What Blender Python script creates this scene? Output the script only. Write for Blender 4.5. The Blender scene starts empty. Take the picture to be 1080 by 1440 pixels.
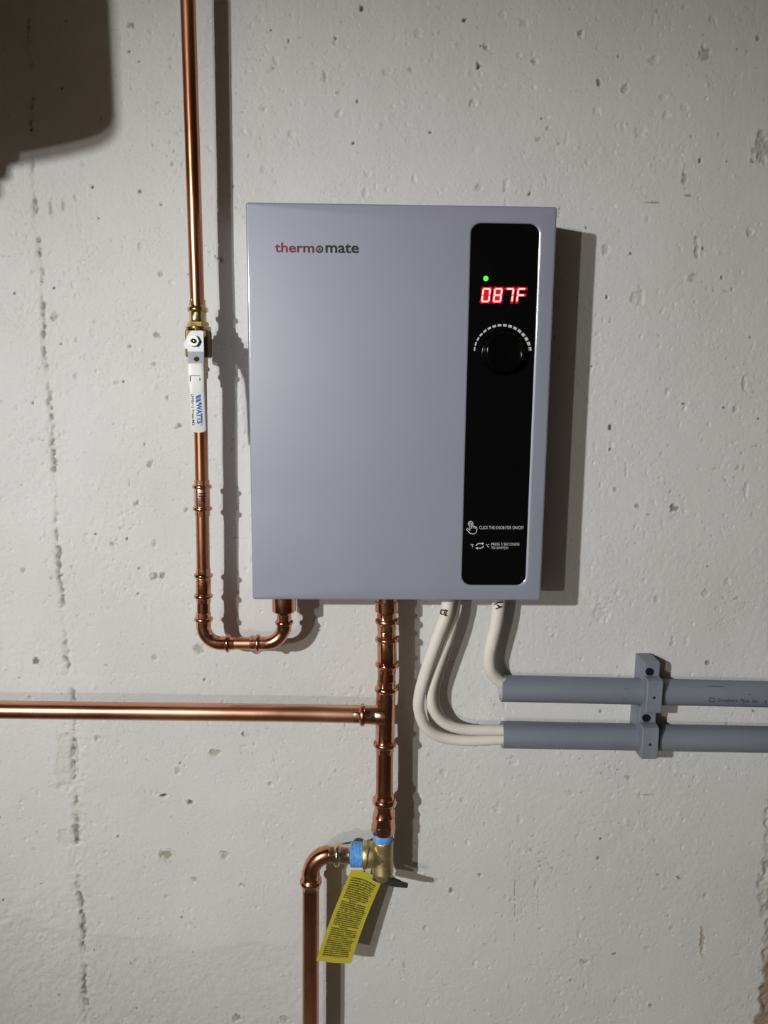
import bpy, math, random
import numpy as np
from mathutils import Vector, Matrix

random.seed(7)
rng = np.random.RandomState(11)
sc = bpy.context.scene
col = sc.collection

# ------------------------------------------------------------------ camera
S = 1.155            # metres per unit of the solved layout
ZC = 1.35            # camera height above the floor
F = 1082.0           # focal length in pixels of the 1080 x 1440 frame
PITCH, ROLL, YAW = 0.15914425, -0.00974425, 0.02270921
CAM = np.array([0.0, -1.064, 0.0])
_fw = np.array([math.sin(YAW) * math.cos(PITCH), math.cos(YAW) * math.cos(PITCH), -math.sin(PITCH)])
_r0 = np.array([math.cos(YAW), -math.sin(YAW), 0.0])
_d0 = np.cross(_fw, _r0)
_rt = math.cos(ROLL) * _r0 + math.sin(ROLL) * _d0
_dn = -math.sin(ROLL) * _r0 + math.cos(ROLL) * _d0


def W(u):
    """solved layout units -> world metres"""
    return Vector((u[0] * S, u[1] * S, u[2] * S + ZC))


def PU(px, py, d):
    """point at depth d in front of the wall seen at pixel px, py (layout units, vectorised)"""
    px = np.asarray(px, float); py = np.asarray(py, float)
    v = _fw + np.multiply.outer((px - 540) / F, _rt) + np.multiply.outer((py - 720) / F, _dn)
    t = (-np.asarray(d, float) - CAM[1]) / v[..., 1]
    return CAM + v * t[..., None]


def P(px, py, d):
    return W(PU(px, py, d))


def K(px, py, d):
    """metres per pixel there"""
    return float((PU(px, py, d) - CAM) @ _fw) / F * S


cam_data = bpy.data.cameras.new('camera')
cam = bpy.data.objects.new('camera', cam_data)
col.objects.link(cam)
M3 = Matrix((_rt, -_dn, -_fw)).transposed()
cam.matrix_world = Matrix.Translation(W(CAM)) @ M3.to_4x4()
cam_data.sensor_fit = 'HORIZONTAL'
cam_data.sensor_width = 36.0
cam_data.lens = F / 1080 * 36.0
cam_data.clip_start = 0.02
sc.camera = cam

# ------------------------------------------------------------------ light
sc.view_settings.view_transform = 'Standard'
sc.view_settings.look = 'None'
sc.view_settings.gamma = 1.0
sc.view_settings.use_curve_mapping = False
sc.view_settings.exposure = 0.0
world = bpy.data.worlds.new('basement_air')
sc.world = world
world.use_nodes = True
world.node_tree.nodes['Background'].inputs[0].default_value = (0.5, 0.42, 0.34, 1)
world.node_tree.nodes['Background'].inputs[1].default_value = 0.02

LA = W((-1.37, -2.115, 0.452))       # shaded work lamp, left and behind the camera
la = bpy.data.lights.new('work_lamp', 'SPOT')
la.energy = 260
la.color = (1.0, 0.998, 0.985)
la.shadow_soft_size = 0.030
la.spot_size = math.radians(52)
la.spot_blend = 1.0
lao = bpy.data.objects.new('work_lamp', la)
col.objects.link(lao)
lao.location = LA
lao.rotation_euler = (W((0.0, 0, -0.40)) - LA).to_track_quat('-Z', 'Y').to_euler()

LB = W((-3.22, -6.0, 0.55))           # bare bulb far back in the basement
lb = bpy.data.lights.new('far_bulb', 'POINT')
lb.energy = 330
lb.color = (1.0, 0.96, 0.90)
lb.shadow_soft_size = 0.045
lbo = bpy.data.objects.new('far_bulb', lb)
col.objects.link(lbo)
lbo.location = LB


# ------------------------------------------------------------------ helpers
def tag(o, label=None, cat=None, group=None, kind=None):
    if label: o['label'] = label
    if cat: o['category'] = cat
    if group: o['group'] = group
    if kind: o['kind'] = kind
    return o


def thing(name, label, cat, loc, group=None):
    o = bpy.data.objects.new(name, None)
    o.empty_display_size = 0.03
    col.objects.link(o)
    o.location = loc
    return tag(o, label, cat, group)


class MB:
    """collects vertices and faces in world metres"""
    def __init__(self):
        self.v, self.f, self.n = [], [], 0

    def add(self, verts, faces):
        b = self.n
        self.v.extend([tuple(p) for p in verts])
        self.f.extend([tuple(i + b for i in f) for f in faces])
        self.n += len(verts)
        return self

    def build(self, name, mat, parent=None, sharp=35, origin=None, recalc=True):
        base = Vector((0, 0, 0))
        p = parent
        while p is not None:
            base += Vector(p.location); p = p.parent
        if parent is None:
            base = Vector(origin) if origin is not None else Vector(self.v[0])
        off = Vector(origin) - base if (origin is not None and parent is not None) else Vector((0, 0, 0))
        if parent is None:
            off = base; sub = base
        else:
            sub = base + off
        me = bpy.data.meshes.new(name)
        me.from_pydata([(x - sub.x, y - sub.y, z - sub.z) for x, y, z in self.v], [], self.f)
        if recalc:
            import bmesh
            bm = bmesh.new(); bm.from_mesh(me)
            bmesh.ops.recalc_face_normals(bm, faces=bm.faces)
            bm.to_mesh(me); bm.free()
        me.shade_smooth()
        me.set_sharp_from_angle(angle=math.radians(sharp))
        me.materials.append(mat)
        me.validate()
        o = bpy.data.objects.new(name, me)
        col.objects.link(o)
        o.parent = parent
        o.location = off
        return o


def ring_shape(th, kind, h):
    c, s = math.cos(th), math.sin(th)
    if kind == 'hex':
        a = (th % (math.pi / 3)) - math.pi / 6
        q = (1 - h) + h * math.cos(math.pi / 6) / math.cos(a)
        return c * q, s * q
    if kind == 'sq':
        e = 2 / h
        return math.copysign(abs(c) ** e, c), math.copysign(abs(s) ** e, s)
    return c, s


def sweep(mb, pts, tans, rad, ref, seg=32, kind='round', hx=None, rad2=None, cap=True):
    """ring of verts per station; rad = half width, rad2 = half depth"""
    verts, faces = [], []
    n = len(pts)
    for i in range(n):
        T = Vector(tans[i]).normalized()
        N = T.cross(Vector(ref)).normalized()
        B = N.cross(T).normalized()
        a = rad[i]; b = rad2[i] if rad2 is not None else a
        h = hx[i] if hx is not None else 0.0
        for k in range(seg):
            x, y = ring_shape(2 * math.pi * (k + 0.5) / seg, kind if (kind != 'hex' or h > 0) else 'round', h if kind != 'sq' else (hx[i] if hx is not None else 5))
            verts.append(Vector(pts[i]) + N * (a * x) + B * (b * y))
    for i in range(n - 1):
        for k in range(seg):
            k2 = (k + 1) % seg
            faces.append((i * seg + k, i * seg + k2, (i + 1) * seg + k2, (i + 1) * seg + k))
    if cap:
        faces.append(tuple(range(seg)))
        faces.append(tuple((n - 1) * seg + k for k in reversed(range(seg))))
    mb.add(verts, faces)


class Path:
    """poly-path in pixels (with depth), corners filleted"""
    def __init__(self, pts, fillet=0.0, depth=0.05, smooth=False):
        p = [(q[0], q[1], q[2] if len(q) > 2 else depth) for q in pts]
        out = []
        if smooth:
            q = [p[0]] + p + [p[-1]]
            for i in range(1, len(q) - 2):
                a, b, c, d = (np.array(x) for x in q[i - 1:i + 3])
                for s in range(14):
                    t = s / 14
                    out.append(0.5 * (2 * b + (c - a) * t + (2 * a - 5 * b + 4 * c - d) * t * t + (3 * b - a - 3 * c + d) * t ** 3))
            out.append(np.array(p[-1]))
        else:
            out.append(np.array(p[0]))
            for i in range(1, len(p) - 1):
                a, b, c = np.array(p[i - 1]), np.array(p[i]), np.array(p[i + 1])
                u = (a - b) / np.linalg.norm((a - b)[:2]); w = (c - b) / np.linalg.norm((c - b)[:2])
                ang = math.acos(max(-1, min(1, float(u[:2] @ w[:2]))))
                tl = fillet / math.tan(ang / 2)
                A, C = b + u * tl, b + w * tl
                bis = (u + w)[:2]; bis = bis / np.linalg.norm(bis)
                cen = b[:2] + bis * (fillet / math.sin(ang / 2))
                a0 = math.atan2(*(A[:2] - cen)[::-1]); a1 = math.atan2(*(C[:2] - cen)[::-1])
                da = (a1 - a0 + math.pi) % (2 * math.pi) - math.pi
                for s in range(25):
                    t = s / 24
                    th = a0 + da * t
                    z = A[2] * (1 - t) + C[2] * t
                    out.append(np.array((cen[0] + fillet * math.cos(th), cen[1] + fillet * math.sin(th), z)))
            out.append(np.array(p[-1]))
        self.q = np.array(out)
        seg = np.linalg.norm(np.diff(self.q[:, :2], axis=0), axis=1)
        self.L = np.concatenate([[0], np.cumsum(seg)])
        self.len = float(self.L[-1])

    def at(self, t):
        return tuple(float(np.interp(t, self.L, self.q[:, i])) for i in range(3))

    def find(self, x=None, y=None):
        """arc length of the first point at pixel x or y"""
        i, v = (0, x) if x is not None else (1, y)
        for k in range(len(self.q) - 1):
            a, b = self.q[k, i], self.q[k + 1, i]
            if (a - v) * (b - v) <= 0 and a != b:
                return float(self.L[k] + (v - a) / (b - a) * (self.L[k + 1] - self.L[k]))
        raise ValueError((x, y))


def tube(mb, path, stations, seg=32, kind='hex', step=None, cap=True, flat=None):
    """stations: (arc length px, radius px[, hexness])"""
    st = [(s[0], s[1], s[2] if len(s) > 2 else 0.0) for s in stations]
    if step:
        full = []
        for a, b in zip(st[:-1], st[1:]):
            full.append(a)
            m = int(abs(b[0] - a[0]) / step)
            for k in range(1, m + 1):
                u = k / (m + 1)
                full.append(tuple(a[i] + (b[i] - a[i]) * u for i in range(3)))
        full.append(st[-1]); st = full
    pts, tans, rad, hx, r2 = [], [], [], [], []
    for t, r, h in st:
        x, y, d = path.at(min(max(t, 0), path.len)); c = P(x, y, d)
        e = 0.6
        t0, t1 = max(t - e, 0), min(t + e, path.len)
        if t1 - t0 < 1e-6: t0, t1 = max(path.len - e, 0), path.len
        A, B = P(*path.at(t0)), P(*path.at(t1))
        pts.append(c); tans.append(B - A); k = K(x, y, d)
        rad.append(r * k); hx.append(h); r2.append(r * k * (flat or 1.0))
    sweep(mb, pts, tans, rad, (0, -1, 0), seg, kind, hx, r2, cap)


def bead(t, r, rb, w=4.0):
    """rounded O-ring bulge around arc length t (fitting radius r, bulge radius rb)"""
    o = []
    for k in range(9):
        a = math.pi * k / 8
        o.append((t - w / 2 * math.cos(a), r + (rb - r) * math.sin(a) ** 0.8))
    return o


def poly_px(mb, pts, d0, d1):
    """closed pixel outline extruded from depth d0 (back) to d1 (front); d1 may be a list"""
    n = len(pts)
    fd = d1 if isinstance(d1, (list, tuple)) else [d1] * n
    bd = d0 if isinstance(d0, (list, tuple)) else [d0] * n
    front = [P(x, y, d) for (x, y), d in zip(pts, fd)]
    back = [Vector((v.x, -b * S, v.z)) for v, b in zip(front, bd)]
    faces = [tuple(range(n)), tuple(reversed(range(n, 2 * n)))]
    faces += [(i, n + i, n + (i + 1) % n, (i + 1) % n) for i in range(n)]
    mb.add(front + back, faces)


def text_uv(s, bold=0.0, align=True, shear=0.0):
    """vertices (N,2) normalised to the text's box, faces, aspect"""
    cu = bpy.data.curves.new('text_tmp', 'FONT')
    cu.body = s
    cu.offset = bold
    cu.shear = shear
    cu.resolution_u = 3
    o = bpy.data.objects.new('text_tmp', cu)
    col.objects.link(o)
    dg = bpy.context.evaluated_depsgraph_get()
    me = bpy.data.meshes.new_from_object(o.evaluated_get(dg))
    v = np.array([(p.co.x, p.co.y) for p in me.vertices])
    f = [tuple(p.vertices) for p in me.polygons]
    bpy.data.objects.remove(o); bpy.data.curves.remove(cu); bpy.data.meshes.remove(me)
    lo, hi = v.min(0), v.max(0)
    return (v - lo) / (hi - lo), f, (hi - lo)


def quad_map(uv, tl, tr, br, bl):
    tl, tr, br, bl = (np.array(q, float) for q in (tl, tr, br, bl))
    u, v = uv[:, :1], uv[:, 1:]
    return (bl * (1 - u) + br * u) * (1 - v) + (tl * (1 - u) + tr * u) * v


def text_px(mb, s, quad, depth, bold=0.0, shear=0.0):
    uv, f, _ = text_uv(s, bold, shear=shear)
    q = quad_map(uv, *quad)
    d = depth(q) if callable(depth) else np.full(len(q), depth)
    mb.add([P(x, y, z) for (x, y), z in zip(q, d)], f)


def stroke_px(mb, pts, w, d, closed=False):
    """flat printed stroke along a pixel polyline"""
    n = len(pts); L, R = [], []
    for i in range(n):
        a = np.array(pts[i - 1] if (i > 0 or closed) else pts[i], float)
        b = np.array(pts[(i + 1) % n] if (i < n - 1 or closed) else pts[i], float)
        t = b - a; t = t / (np.linalg.norm(t) + 1e-9)
        nn = np.array((-t[1], t[0])) * w / 2
        p = np.array(pts[i], float)
        L.append(p + nn); R.append(p - nn)
    dd = d if callable(d) else (lambda x, y: d)
    vs = [P(p[0], p[1], dd(p[0], p[1])) for p in L] + [P(p[0], p[1], dd(p[0], p[1])) for p in R]
    m = n if closed else n - 1
    mb.add(vs, [(i, (i + 1) % n, n + (i + 1) % n, n + i) for i in range(m)])


def cyl_hit(q, axis, rad, level=True):
    """depth (layout units) where the sight line of pixels q meets a round bar.
    axis(q) -> (cross coordinate, depth) of its centre line, rad in layout units; level bars run along x"""
    q = np.atleast_2d(np.asarray(q, float))
    a0 = PU(q[:, 0], q[:, 1], np.zeros(len(q))); a1 = PU(q[:, 0], q[:, 1], np.ones(len(q)) * .1)
    j = 2 if level else 0
    z0, m = a0[:, j], (a1[:, j] - a0[:, j]) / .1
    zc, dc = axis(q)
    A = m * m + 1; B = 2 * (m * (z0 - zc) - dc); C = (z0 - zc) ** 2 + dc ** 2 - rad ** 2
    return (-B + np.sqrt(np.clip(B * B - 4 * A * C, 0, None))) / (2 * A)


def path_axis(path, level=True):
    def f(q):
        zs, ds = [], []
        for x, y in q:
            lo, hi = path.q[:, 0 if level else 1].min(), path.q[:, 0 if level else 1].max()
            v = min(max(x if level else y, lo), hi)
            t = path.find(x=v) if level else path.find(y=v)
            px, py, d = path.at(t)
            zs.append(PU(px, py, d)[2 if level else 0]); ds.append(d)
        return np.array(zs), np.array(ds)
    return f


# ------------------------------------------------------------------ materials
def mat(name, color, rough=0.5, metal=0.0, emit=None, estr=1.0, spec=None, coat=0.0):
    m = bpy.data.materials.new(name)
    m.use_nodes = True
    b = m.node_tree.nodes['Principled BSDF']
    b.inputs['Base Color'].default_value = (*color, 1)
    b.inputs['Roughness'].default_value = rough
    b.inputs['Metallic'].default_value = metal
    if spec is not None: b.inputs['Specular IOR Level'].default_value = spec
    if coat: b.inputs['Coat Weight'].default_value = coat; b.inputs['Coat Roughness'].default_value = 0.05
    if emit:
        b.inputs['Emission Color'].default_value = (*emit, 1)
        b.inputs['Emission Strength'].default_value = estr
    return m


def nd(m, t, **kw):
    n = m.node_tree.nodes.new(t)
    for k, v in kw.items(): setattr(n, k, v)
    return n


def lk(m, a, b):
    m.node_tree.links.new(a, b)


def noisy(m, c0, c1, scale, detail=4, r0=None, r1=None, bump=0.0, bscale=200, stretch=None, bdist=0.001):
    """colour (and roughness) wander between two tones; optional fine bump"""
    b = m.node_tree.nodes['Principled BSDF']
    tc = nd(m, 'ShaderNodeTexCoord')
    src = tc.outputs['Object']
    if stretch:
        mp = nd(m, 'ShaderNodeMapping'); mp.inputs['Scale'].default_value = stretch
        lk(m, src, mp.inputs[0]); src = mp.outputs[0]
    nz = nd(m, 'ShaderNodeTexNoise')
    nz.inputs['Scale'].default_value = scale; nz.inputs['Detail'].default_value = detail
    lk(m, src, nz.inputs['Vector'])
    rp = nd(m, 'ShaderNodeValToRGB')
    rp.color_ramp.elements[0].position = 0.32; rp.color_ramp.elements[1].position = 0.68
    rp.color_ramp.elements[0].color = (*c0, 1); rp.color_ramp.elements[1].color = (*c1, 1)
    lk(m, nz.outputs['Fac'], rp.inputs[0]); lk(m, rp.outputs[0], b.inputs['Base Color'])
    if r0 is not None:
        mr = nd(m, 'ShaderNodeMapRange')
        mr.inputs['From Min'].default_value = 0.3; mr.inputs['From Max'].default_value = 0.7
        mr.inputs['To Min'].default_value = r0; mr.inputs['To Max'].default_value = r1
        lk(m, nz.outputs['Fac'], mr.inputs[0]); lk(m, mr.outputs[0], b.inputs['Roughness'])
    if bump:
        n2 = nd(m, 'ShaderNodeTexNoise'); n2.inputs['Scale'].default_value = bscale; n2.inputs['Detail'].default_value = 3
        lk(m, tc.outputs['Object'], n2.inputs['Vector'])
        bp = nd(m, 'ShaderNodeBump'); bp.inputs['Strength'].default_value = bump; bp.inputs['Distance'].default_value = bdist
        lk(m, n2.outputs['Fac'], bp.inputs['Height']); lk(m, bp.outputs[0], b.inputs['Normal'])
    return m


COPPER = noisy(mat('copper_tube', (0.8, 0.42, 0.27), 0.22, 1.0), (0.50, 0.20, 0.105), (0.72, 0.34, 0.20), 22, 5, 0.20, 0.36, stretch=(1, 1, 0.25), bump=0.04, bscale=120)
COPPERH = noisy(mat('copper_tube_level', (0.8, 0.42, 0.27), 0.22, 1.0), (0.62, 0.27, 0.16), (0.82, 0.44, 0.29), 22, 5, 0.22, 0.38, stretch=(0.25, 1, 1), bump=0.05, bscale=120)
FITTING = noisy(mat('copper_fitting', (0.82, 0.45, 0.31), 0.2, 1.0), (0.60, 0.26, 0.155), (0.82, 0.44, 0.31), 45, 4, 0.12, 0.26, bump=0.22, bscale=260)
BRASS = noisy(mat('polished_brass', (0.75, 0.55, 0.25), 0.2, 1.0), (0.62, 0.43, 0.17), (0.80, 0.60, 0.30), 50, 4, 0.14, 0.26, bump=0.08, bscale=200)
BRASSP = noisy(mat('pale_brass', (0.78, 0.66, 0.45), 0.2, 1.0), (0.66, 0.55, 0.36), (0.84, 0.74, 0.55), 60, 4, 0.14, 0.28, bump=0.06, bscale=200)
BRASSC = noisy(mat('cast_brass', (0.6, 0.5, 0.26), 0.42, 0.9), (0.52, 0.42, 0.20), (0.66, 0.55, 0.30), 70, 4, 0.36, 0.48, bump=0.25, bscale=700)
RAWSHADE = noisy(mat('shaded_raw_brass', (0.2, 0.13, 0.045), 0.42, 0.8), (0.085, 0.055, 0.02), (0.15, 0.10, 0.038), 60, 4, 0.38, 0.5, bump=0.15, bscale=500)  # dull raw brass, darkened further for the handle's shade on it
STEEL = noisy(mat('zinc_steel', (0.5, 0.52, 0.55), 0.5, 0.6), (0.42, 0.44, 0.47), (0.50, 0.52, 0.55), 60, 3, 0.5, 0.6)
SLEEVE = noisy(mat('white_vinyl', (0.70, 0.73, 0.70), 0.42), (0.62, 0.65, 0.62), (0.74, 0.76, 0.73), 35, 3)
TAPE = noisy(mat('blue_thread_tape', (0.10, 0.32, 0.75), 0.45), (0.07, 0.26, 0.66), (0.16, 0.42, 0.85), 120, 3, bump=0.4, bscale=500)
PVC = noisy(mat('grey_pvc', (0.20, 0.225, 0.26), 0.5), (0.160, 0.186, 0.224), (0.195, 0.222, 0.265), 14, 5, 0.42, 0.56, stretch=(0.3, 1, 1))
CLAMP = noisy(mat('grey_clamp_plastic', (0.21, 0.235, 0.275), 0.45), (0.175, 0.20, 0.24), (0.205, 0.232, 0.278), 40, 3)
PVCRIM = mat('sawn_pvc_edge', (0.46, 0.48, 0.50), 0.6)
DARKHOLE = mat('dark_recess', (0.012, 0.012, 0.014), 0.7)
SCREW = mat('blued_screw', (0.02, 0.025, 0.07), 0.35, 0.6)
WIRE = noisy(mat('cream_cable', (0.72, 0.69, 0.63), 0.38), (0.68, 0.65, 0.59), (0.76, 0.73, 0.67), 18, 3)
INK = mat('black_ink', (0.012, 0.012, 0.014), 0.5)
INKG = mat('grey_print', (0.075, 0.085, 0.105), 0.5)
BLUEINK = mat('blue_print', (0.015, 0.085, 0.36), 0.45)
LEVER = mat('dark_lever', (0.035, 0.036, 0.04), 0.35)
GLASS = mat('black_panel', (0.003, 0.003, 0.0035), 0.16, spec=0.22)
KNOB = mat('black_knob', (0.002, 0.002, 0.002), 0.12, spec=0.09)
PRINT = mat('panel_print', (0.55, 0.56, 0.57), 0.5)
RED = mat('lit_segment', (0.2, 0, 0), 0.4, emit=(1.0, 0.52, 0.44), estr=1.45)
REDHALO = mat('digit_glow', (0.1, 0, 0), 0.4, emit=(0.62, 0.0, 0.018), estr=0.95)  # glow around the digits, painted as emission
GREEN = mat('green_led', (0.05, 0.3, 0.03), 0.3, emit=(0.09, 1.0, 0.06), estr=1.0)
SILVER = noisy(mat('silver_paint', (0.40, 0.42, 0.46), 0.56, 0.18), (0.305, 0.328, 0.412), (0.318, 0.341, 0.426), 8, 2, bump=0.03, bscale=900)
_s = SILVER.node_tree.nodes['Principled BSDF']
_s.inputs['Coat Weight'].default_value = 1.0; _s.inputs['Coat IOR'].default_value = 2.2; _s.inputs['Coat Roughness'].default_value = 0.085
ZINC = mat('galvanised_plate', (0.5, 0.5, 0.5), 0.4, 0.8)
TANKM = noisy(mat('painted_tank', (0.10, 0.13, 0.17), 0.5), (0.09, 0.12, 0.16), (0.12, 0.15, 0.19), 6, 3)
CONC = noisy(mat('floor_concrete', (0.20, 0.18, 0.155), 0.8), (0.17, 0.15, 0.13), (0.24, 0.215, 0.185), 2.5, 6, bump=0.2, bscale=40)
WOOD = noisy(mat('joist_ceiling', (0.24, 0.165, 0.10), 0.7), (0.18, 0.12, 0.07), (0.30, 0.21, 0.13), 4, 5, stretch=(0.15, 1, 1))
BROWN = noisy(mat('dim_basement_wall', (0.22, 0.19, 0.155), 0.8), (0.19, 0.16, 0.13), (0.25, 0.22, 0.18), 2, 5)


# ------------------------------------------------------------------ the wall
def lattice(X, Z, sx, sz, seed):
    """smooth value noise on the grid, -1..1"""
    r = np.random.RandomState(seed)
    x = (X - X.min()) / sx; z = (Z - Z.min()) / sz
    nx, nz = int(x.max()) + 3, int(z.max()) + 3
    T = r.uniform(-1, 1, (nz, nx))
    xi = x.astype(int); zi = z.astype(int)
    fx = x - xi; fz = z - zi
    fx = fx * fx * (3 - 2 * fx); fz = fz * fz * (3 - 2 * fz)
    A = T[np.ix_(zi, xi)]; B = T[np.ix_(zi, xi + 1)]; C = T[np.ix_(zi + 1, xi)]; D = T[np.ix_(zi + 1, xi + 1)]
    fx = fx[None, :]; fz = fz[:, None]
    return (A * (1 - fx) + B * fx) * (1 - fz) + (C * (1 - fx) + D * fx) * fz


# marks of the photograph's wall: x, y, half width, half height (pixels), depth mm, grime and pit-shade tone, ochre
MARKS = [
    (508, 12, 3, 6, 2, .9, 0), (672, 92, 3, 7, 3, 1, 0), (683, 66, 5, 5, 2, .5, .2), (666, 145, 6, 6, 2.5, .35, 0), (653, 28, 3, 3, 2, .9, 0),
    (588, 48, 6, 7, 1.2, .1, 0), (457, 107, 3, 8, 1.5, .3, 0), (477, 159, 6, 6, 1.5, .05, 0), (410, 190, 6, 6, 1.2, .05, 0), (545, 101, 7, 6, 1.2, .1, 0),
    (388, 87, 5, 7, 1.2, .1, 0), (533, 178, 4, 4, -1.2, .05, 0), (567, 197, 4, 4, -1.2, 0, 0), (497, 201, 2.5, 2.5, 2, .9, 0), (605, 186, 3, 2, 2, .9, 0),
    (517, 245, 5, 6, 1.4, .2, 0), (513, 271, 5, 8, 1.2, .15, 0), (672, 264, 6, 5, 1.4, .15, .1), (712, 257, 5, 6, 1.4, .1, 0), (472, 54, 2.5, 2.5, 2, .9, 0),
    (381, 43, 2, 3, 1.5, .8, 0), (395, 50, 2, 2, 1.5, .8, 0), (406, 57, 1.6, 4, 1.5, .8, 0), (422, 53, 2, 2, 1.5, .8, 0), (817, 47, 5, 5, 3, .6, .1),
    (752, 87, 5, 6, 2.5, .55, .1), (737, 33, 6, 7, 1.6, .15, 0), (842, 115, 3, 6, 2.5, .75, 0), (880, 125, 6, 8, 2.5, .25, .1), (902, 186, 9, 9, 1.4, .04, 0),
    (963, 150, 6, 6, 1.4, .03, 0), (937, 162, 6, 6, 1.4, .03, 0), (933, 137, 5, 5, 1.5, .1, 0), (920, 84, 7, 6, 1.8, .12, .1), (992, 74, 8, 12, 2.2, .3, .5),
    (1003, 28, 6, 6, 1.4, .1, 0), (1066, 53, 3, 5, 2, .6, 0), (963, 250, 3.5, 15, 1.8, .35, .6), (917, 285, 17, 1.3, 1, .6, 0), (967, 275, 6, 1.6, 1, .6, 0),
    (980, 347, 3.5, 16, 1.6, .3, .2), (1055, 327, 5, 7, 2, .35, 0), (852, 353, 5, 8, 1.6, .25, 0), (854, 418, 3, 5, 2.2, .85, 0), (1075, 207, 15, 24, 2.5, .2, .45),
    (984, 226, 2, 4, 2, .9, 0), (1058, 227, 4, 5, 2.2, .6, 0), (1030, 407, 2.5, 2.5, 2, .9, 0), (1015, 390, 2.5, 3, 2, .8, 0), (968, 392, 4, 5, -1.5, .2, 0),
    (757, 196, 4, 3, 1.6, .35, 0), (771, 181, 4, 4, 1.4, .2, 0), (839, 157, 6, 7, 1.2, .08, 0), (745, 273, 3, 3, 1.8, .8, 0), (897, 418, 10, 14, 1.6, .12, .12),
    (858, 601, 2.5, 4, 1.8, .9, 0), (939, 550, 4, 7, 1.8, .25, 0), (1034, 575, 5, 6, 1.8, .35, 0), (1046, 539, 3, 11, 1.6, .25, .15), (881, 662, 2.5, 11, 1.4, .2, 0),
    (845, 681, 2, 7, 1.2, .15, 0), (865, 688, 4, 4, 1.8, .5, 0), (948, 715, 6, 6, 2.5, .65, .1), (897, 711, 4, 4, 1.8, .5, .1), (1018, 725, 3, 3, 1.8, .7, 0),
    (993, 833, 6, 6, 1.4, .15, .1), (924, 843, 4, 6, 1.4, .12, 0), (946, 902, 3, 10, 1.6, .35, 0), (995, 932, 4, 4, 2, .6, 0), (1049, 689, 3, 12, 1.4, .15, 0),
    (1023, 818, 5, 7, 1.2, .05, 0), (1010, 857, 5, 6, 1.2, .05, 0), (845, 865, 12, 12, .9, .05, 0), (913, 724, 1.6, 1.6, 1.5, .9, 0),
    (184, 35, 4, 5, 2, .6, 0), (181, 73, 3, 3, 2, .8, 0), (142, 166, 3, 4, 1.6, .4, 0), (243, 231, 4, 4, 1.6, .35, 0), (197, 270, 3, 4, 1.8, .7, 0),
    (227, 286, 2.5, 5, 1.8, .8, 0), (199, 348, 5, 6, 1.2, .08, 0), (310, 365, 6, 5, 2.2, .8, .2), (227, 385, 4, 4, 1.6, .35, 0), (222, 471, 6, 5, 2, .5, 0),
    (130, 263, 2, 2, 1.6, .9, 0), (139, 307, 2, 2, 1.6, .9, 0), (72, 292, 3, 14, 1.5, .25, .35), (90, 290, 3, 9, 1.2, .15, .25), (77, 445, 5, 6, 1.6, .4, .1),
    (235, 559, 4, 4, 2, .7, 0), (252, 600, 6, 4, 1.8, .6, 0), (212, 652, 5, 6, 1.6, .45, 0), (193, 708, 5, 5, 2, .6, 0), (217, 811, 7, 6, 2, .55, .1),
    (228, 809, 5, 6, 2, .5, .1), (51, 930, 5, 6, 2, .75, 0), (114, 504, 2, 3, 1.8, .95, 0), (164, 538, 4, 3, 1.6, .35, 0), (183, 487, 5, 3, 1.8, .7, 0),
    (218, 512, 4, 4, 1.6, .35, 0), (158, 765, 4, 4, 1.6, .4, 0), (217, 765, 4, 6, 1.4, .35, 0), (32, 802, 4, 4, 1.6, .4, 0), (262, 717, 4, 4, 1.6, .5, 0),
    (280, 913, 9, 8, 1.5, .3, .45), (218, 925, 5, 5, 1.4, .3, 0), (230, 1119, 7, 2, 2.5, 1, .1), (267, 1129, 5, 4, 2.5, .8, .3), (261, 1078, 3, 3, 2, .7, 0),
    (302, 1059, 9, 5, 1.5, .3, .5), (233, 1203, 9, 8, 2, .4, .7), (316, 1203, 7, 6, 1.6, .2, .55), (273, 1238, 4, 5, 1.6, .4, 0), (334, 1432, 8, 6, 1.8, .4, .6),
    (400, 1434, 6, 5, 1.6, .35, .4), (380, 1103, 4, 4, 1.6, .4, 0), (341, 1245, 4, 4, 1.6, .5, 0), (137, 1038, 5, 5, 1.6, .3, 0), (251, 1085, 5, 6, 1.6, .2, .3),
    (846, 1180, 3, 2.5, 1.8, .9, 0), (883, 1094, 5, 4, 1.6, .4, 0), (911, 1118, 18, 1.3, .8, .35, 0), (724, 1272, 1.0, 52, .7, .5, 0), (757, 1260, .9, 40, .5, .2, 0),
    (988, 1320, 4, 22, 1.6, .3, .6), (822, 1354, 9, 4, 1.2, .3, .2), (635, 1253, 3, 5, 2, .6, 0), (761, 1218, 3, 3, 1.6, .4, 0), (675, 1231, 3, 4, 1.6, .5, 0),
    (864, 1342, 4, 2, 1.4, .6, 0), (597, 1306, 4, 5, 1.6, .3, 0), (915, 1414, 4, 3, 1.6, .5, 0), (569, 1356, 2, 9, 1.2, .3, 0), (721, 1070, 8, 7, 1.2, .05, 0),
    (651, 1125, 5, 6, 1.2, .06, 0), (623, 1086, 5, 6, 1.2, .08, 0), (801, 1115, 6, 4, 1.2, .15, 0), (699, 1137, 5, 7, 1.0, .03, 0), (754, 1244, 3, 8, 1.0, .2, 0),
]
SEAM = [(33, -40), (38, 0), (43, 110), (46, 190), (47, 220), (50, 290), (56, 350), (62, 430), (63, 490), (70, 545), (75, 620), (79, 690), (80, 745), (83, 790), (87, 830), (92, 900), (96, 950),
        (101, 972), (105, 1010), (106, 1085), (108, 1110), (110, 1165), (107, 1210), (112, 1240), (117, 1290), (120, 1350), (119, 1390), (123, 1440), (127, 1490)]


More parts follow.
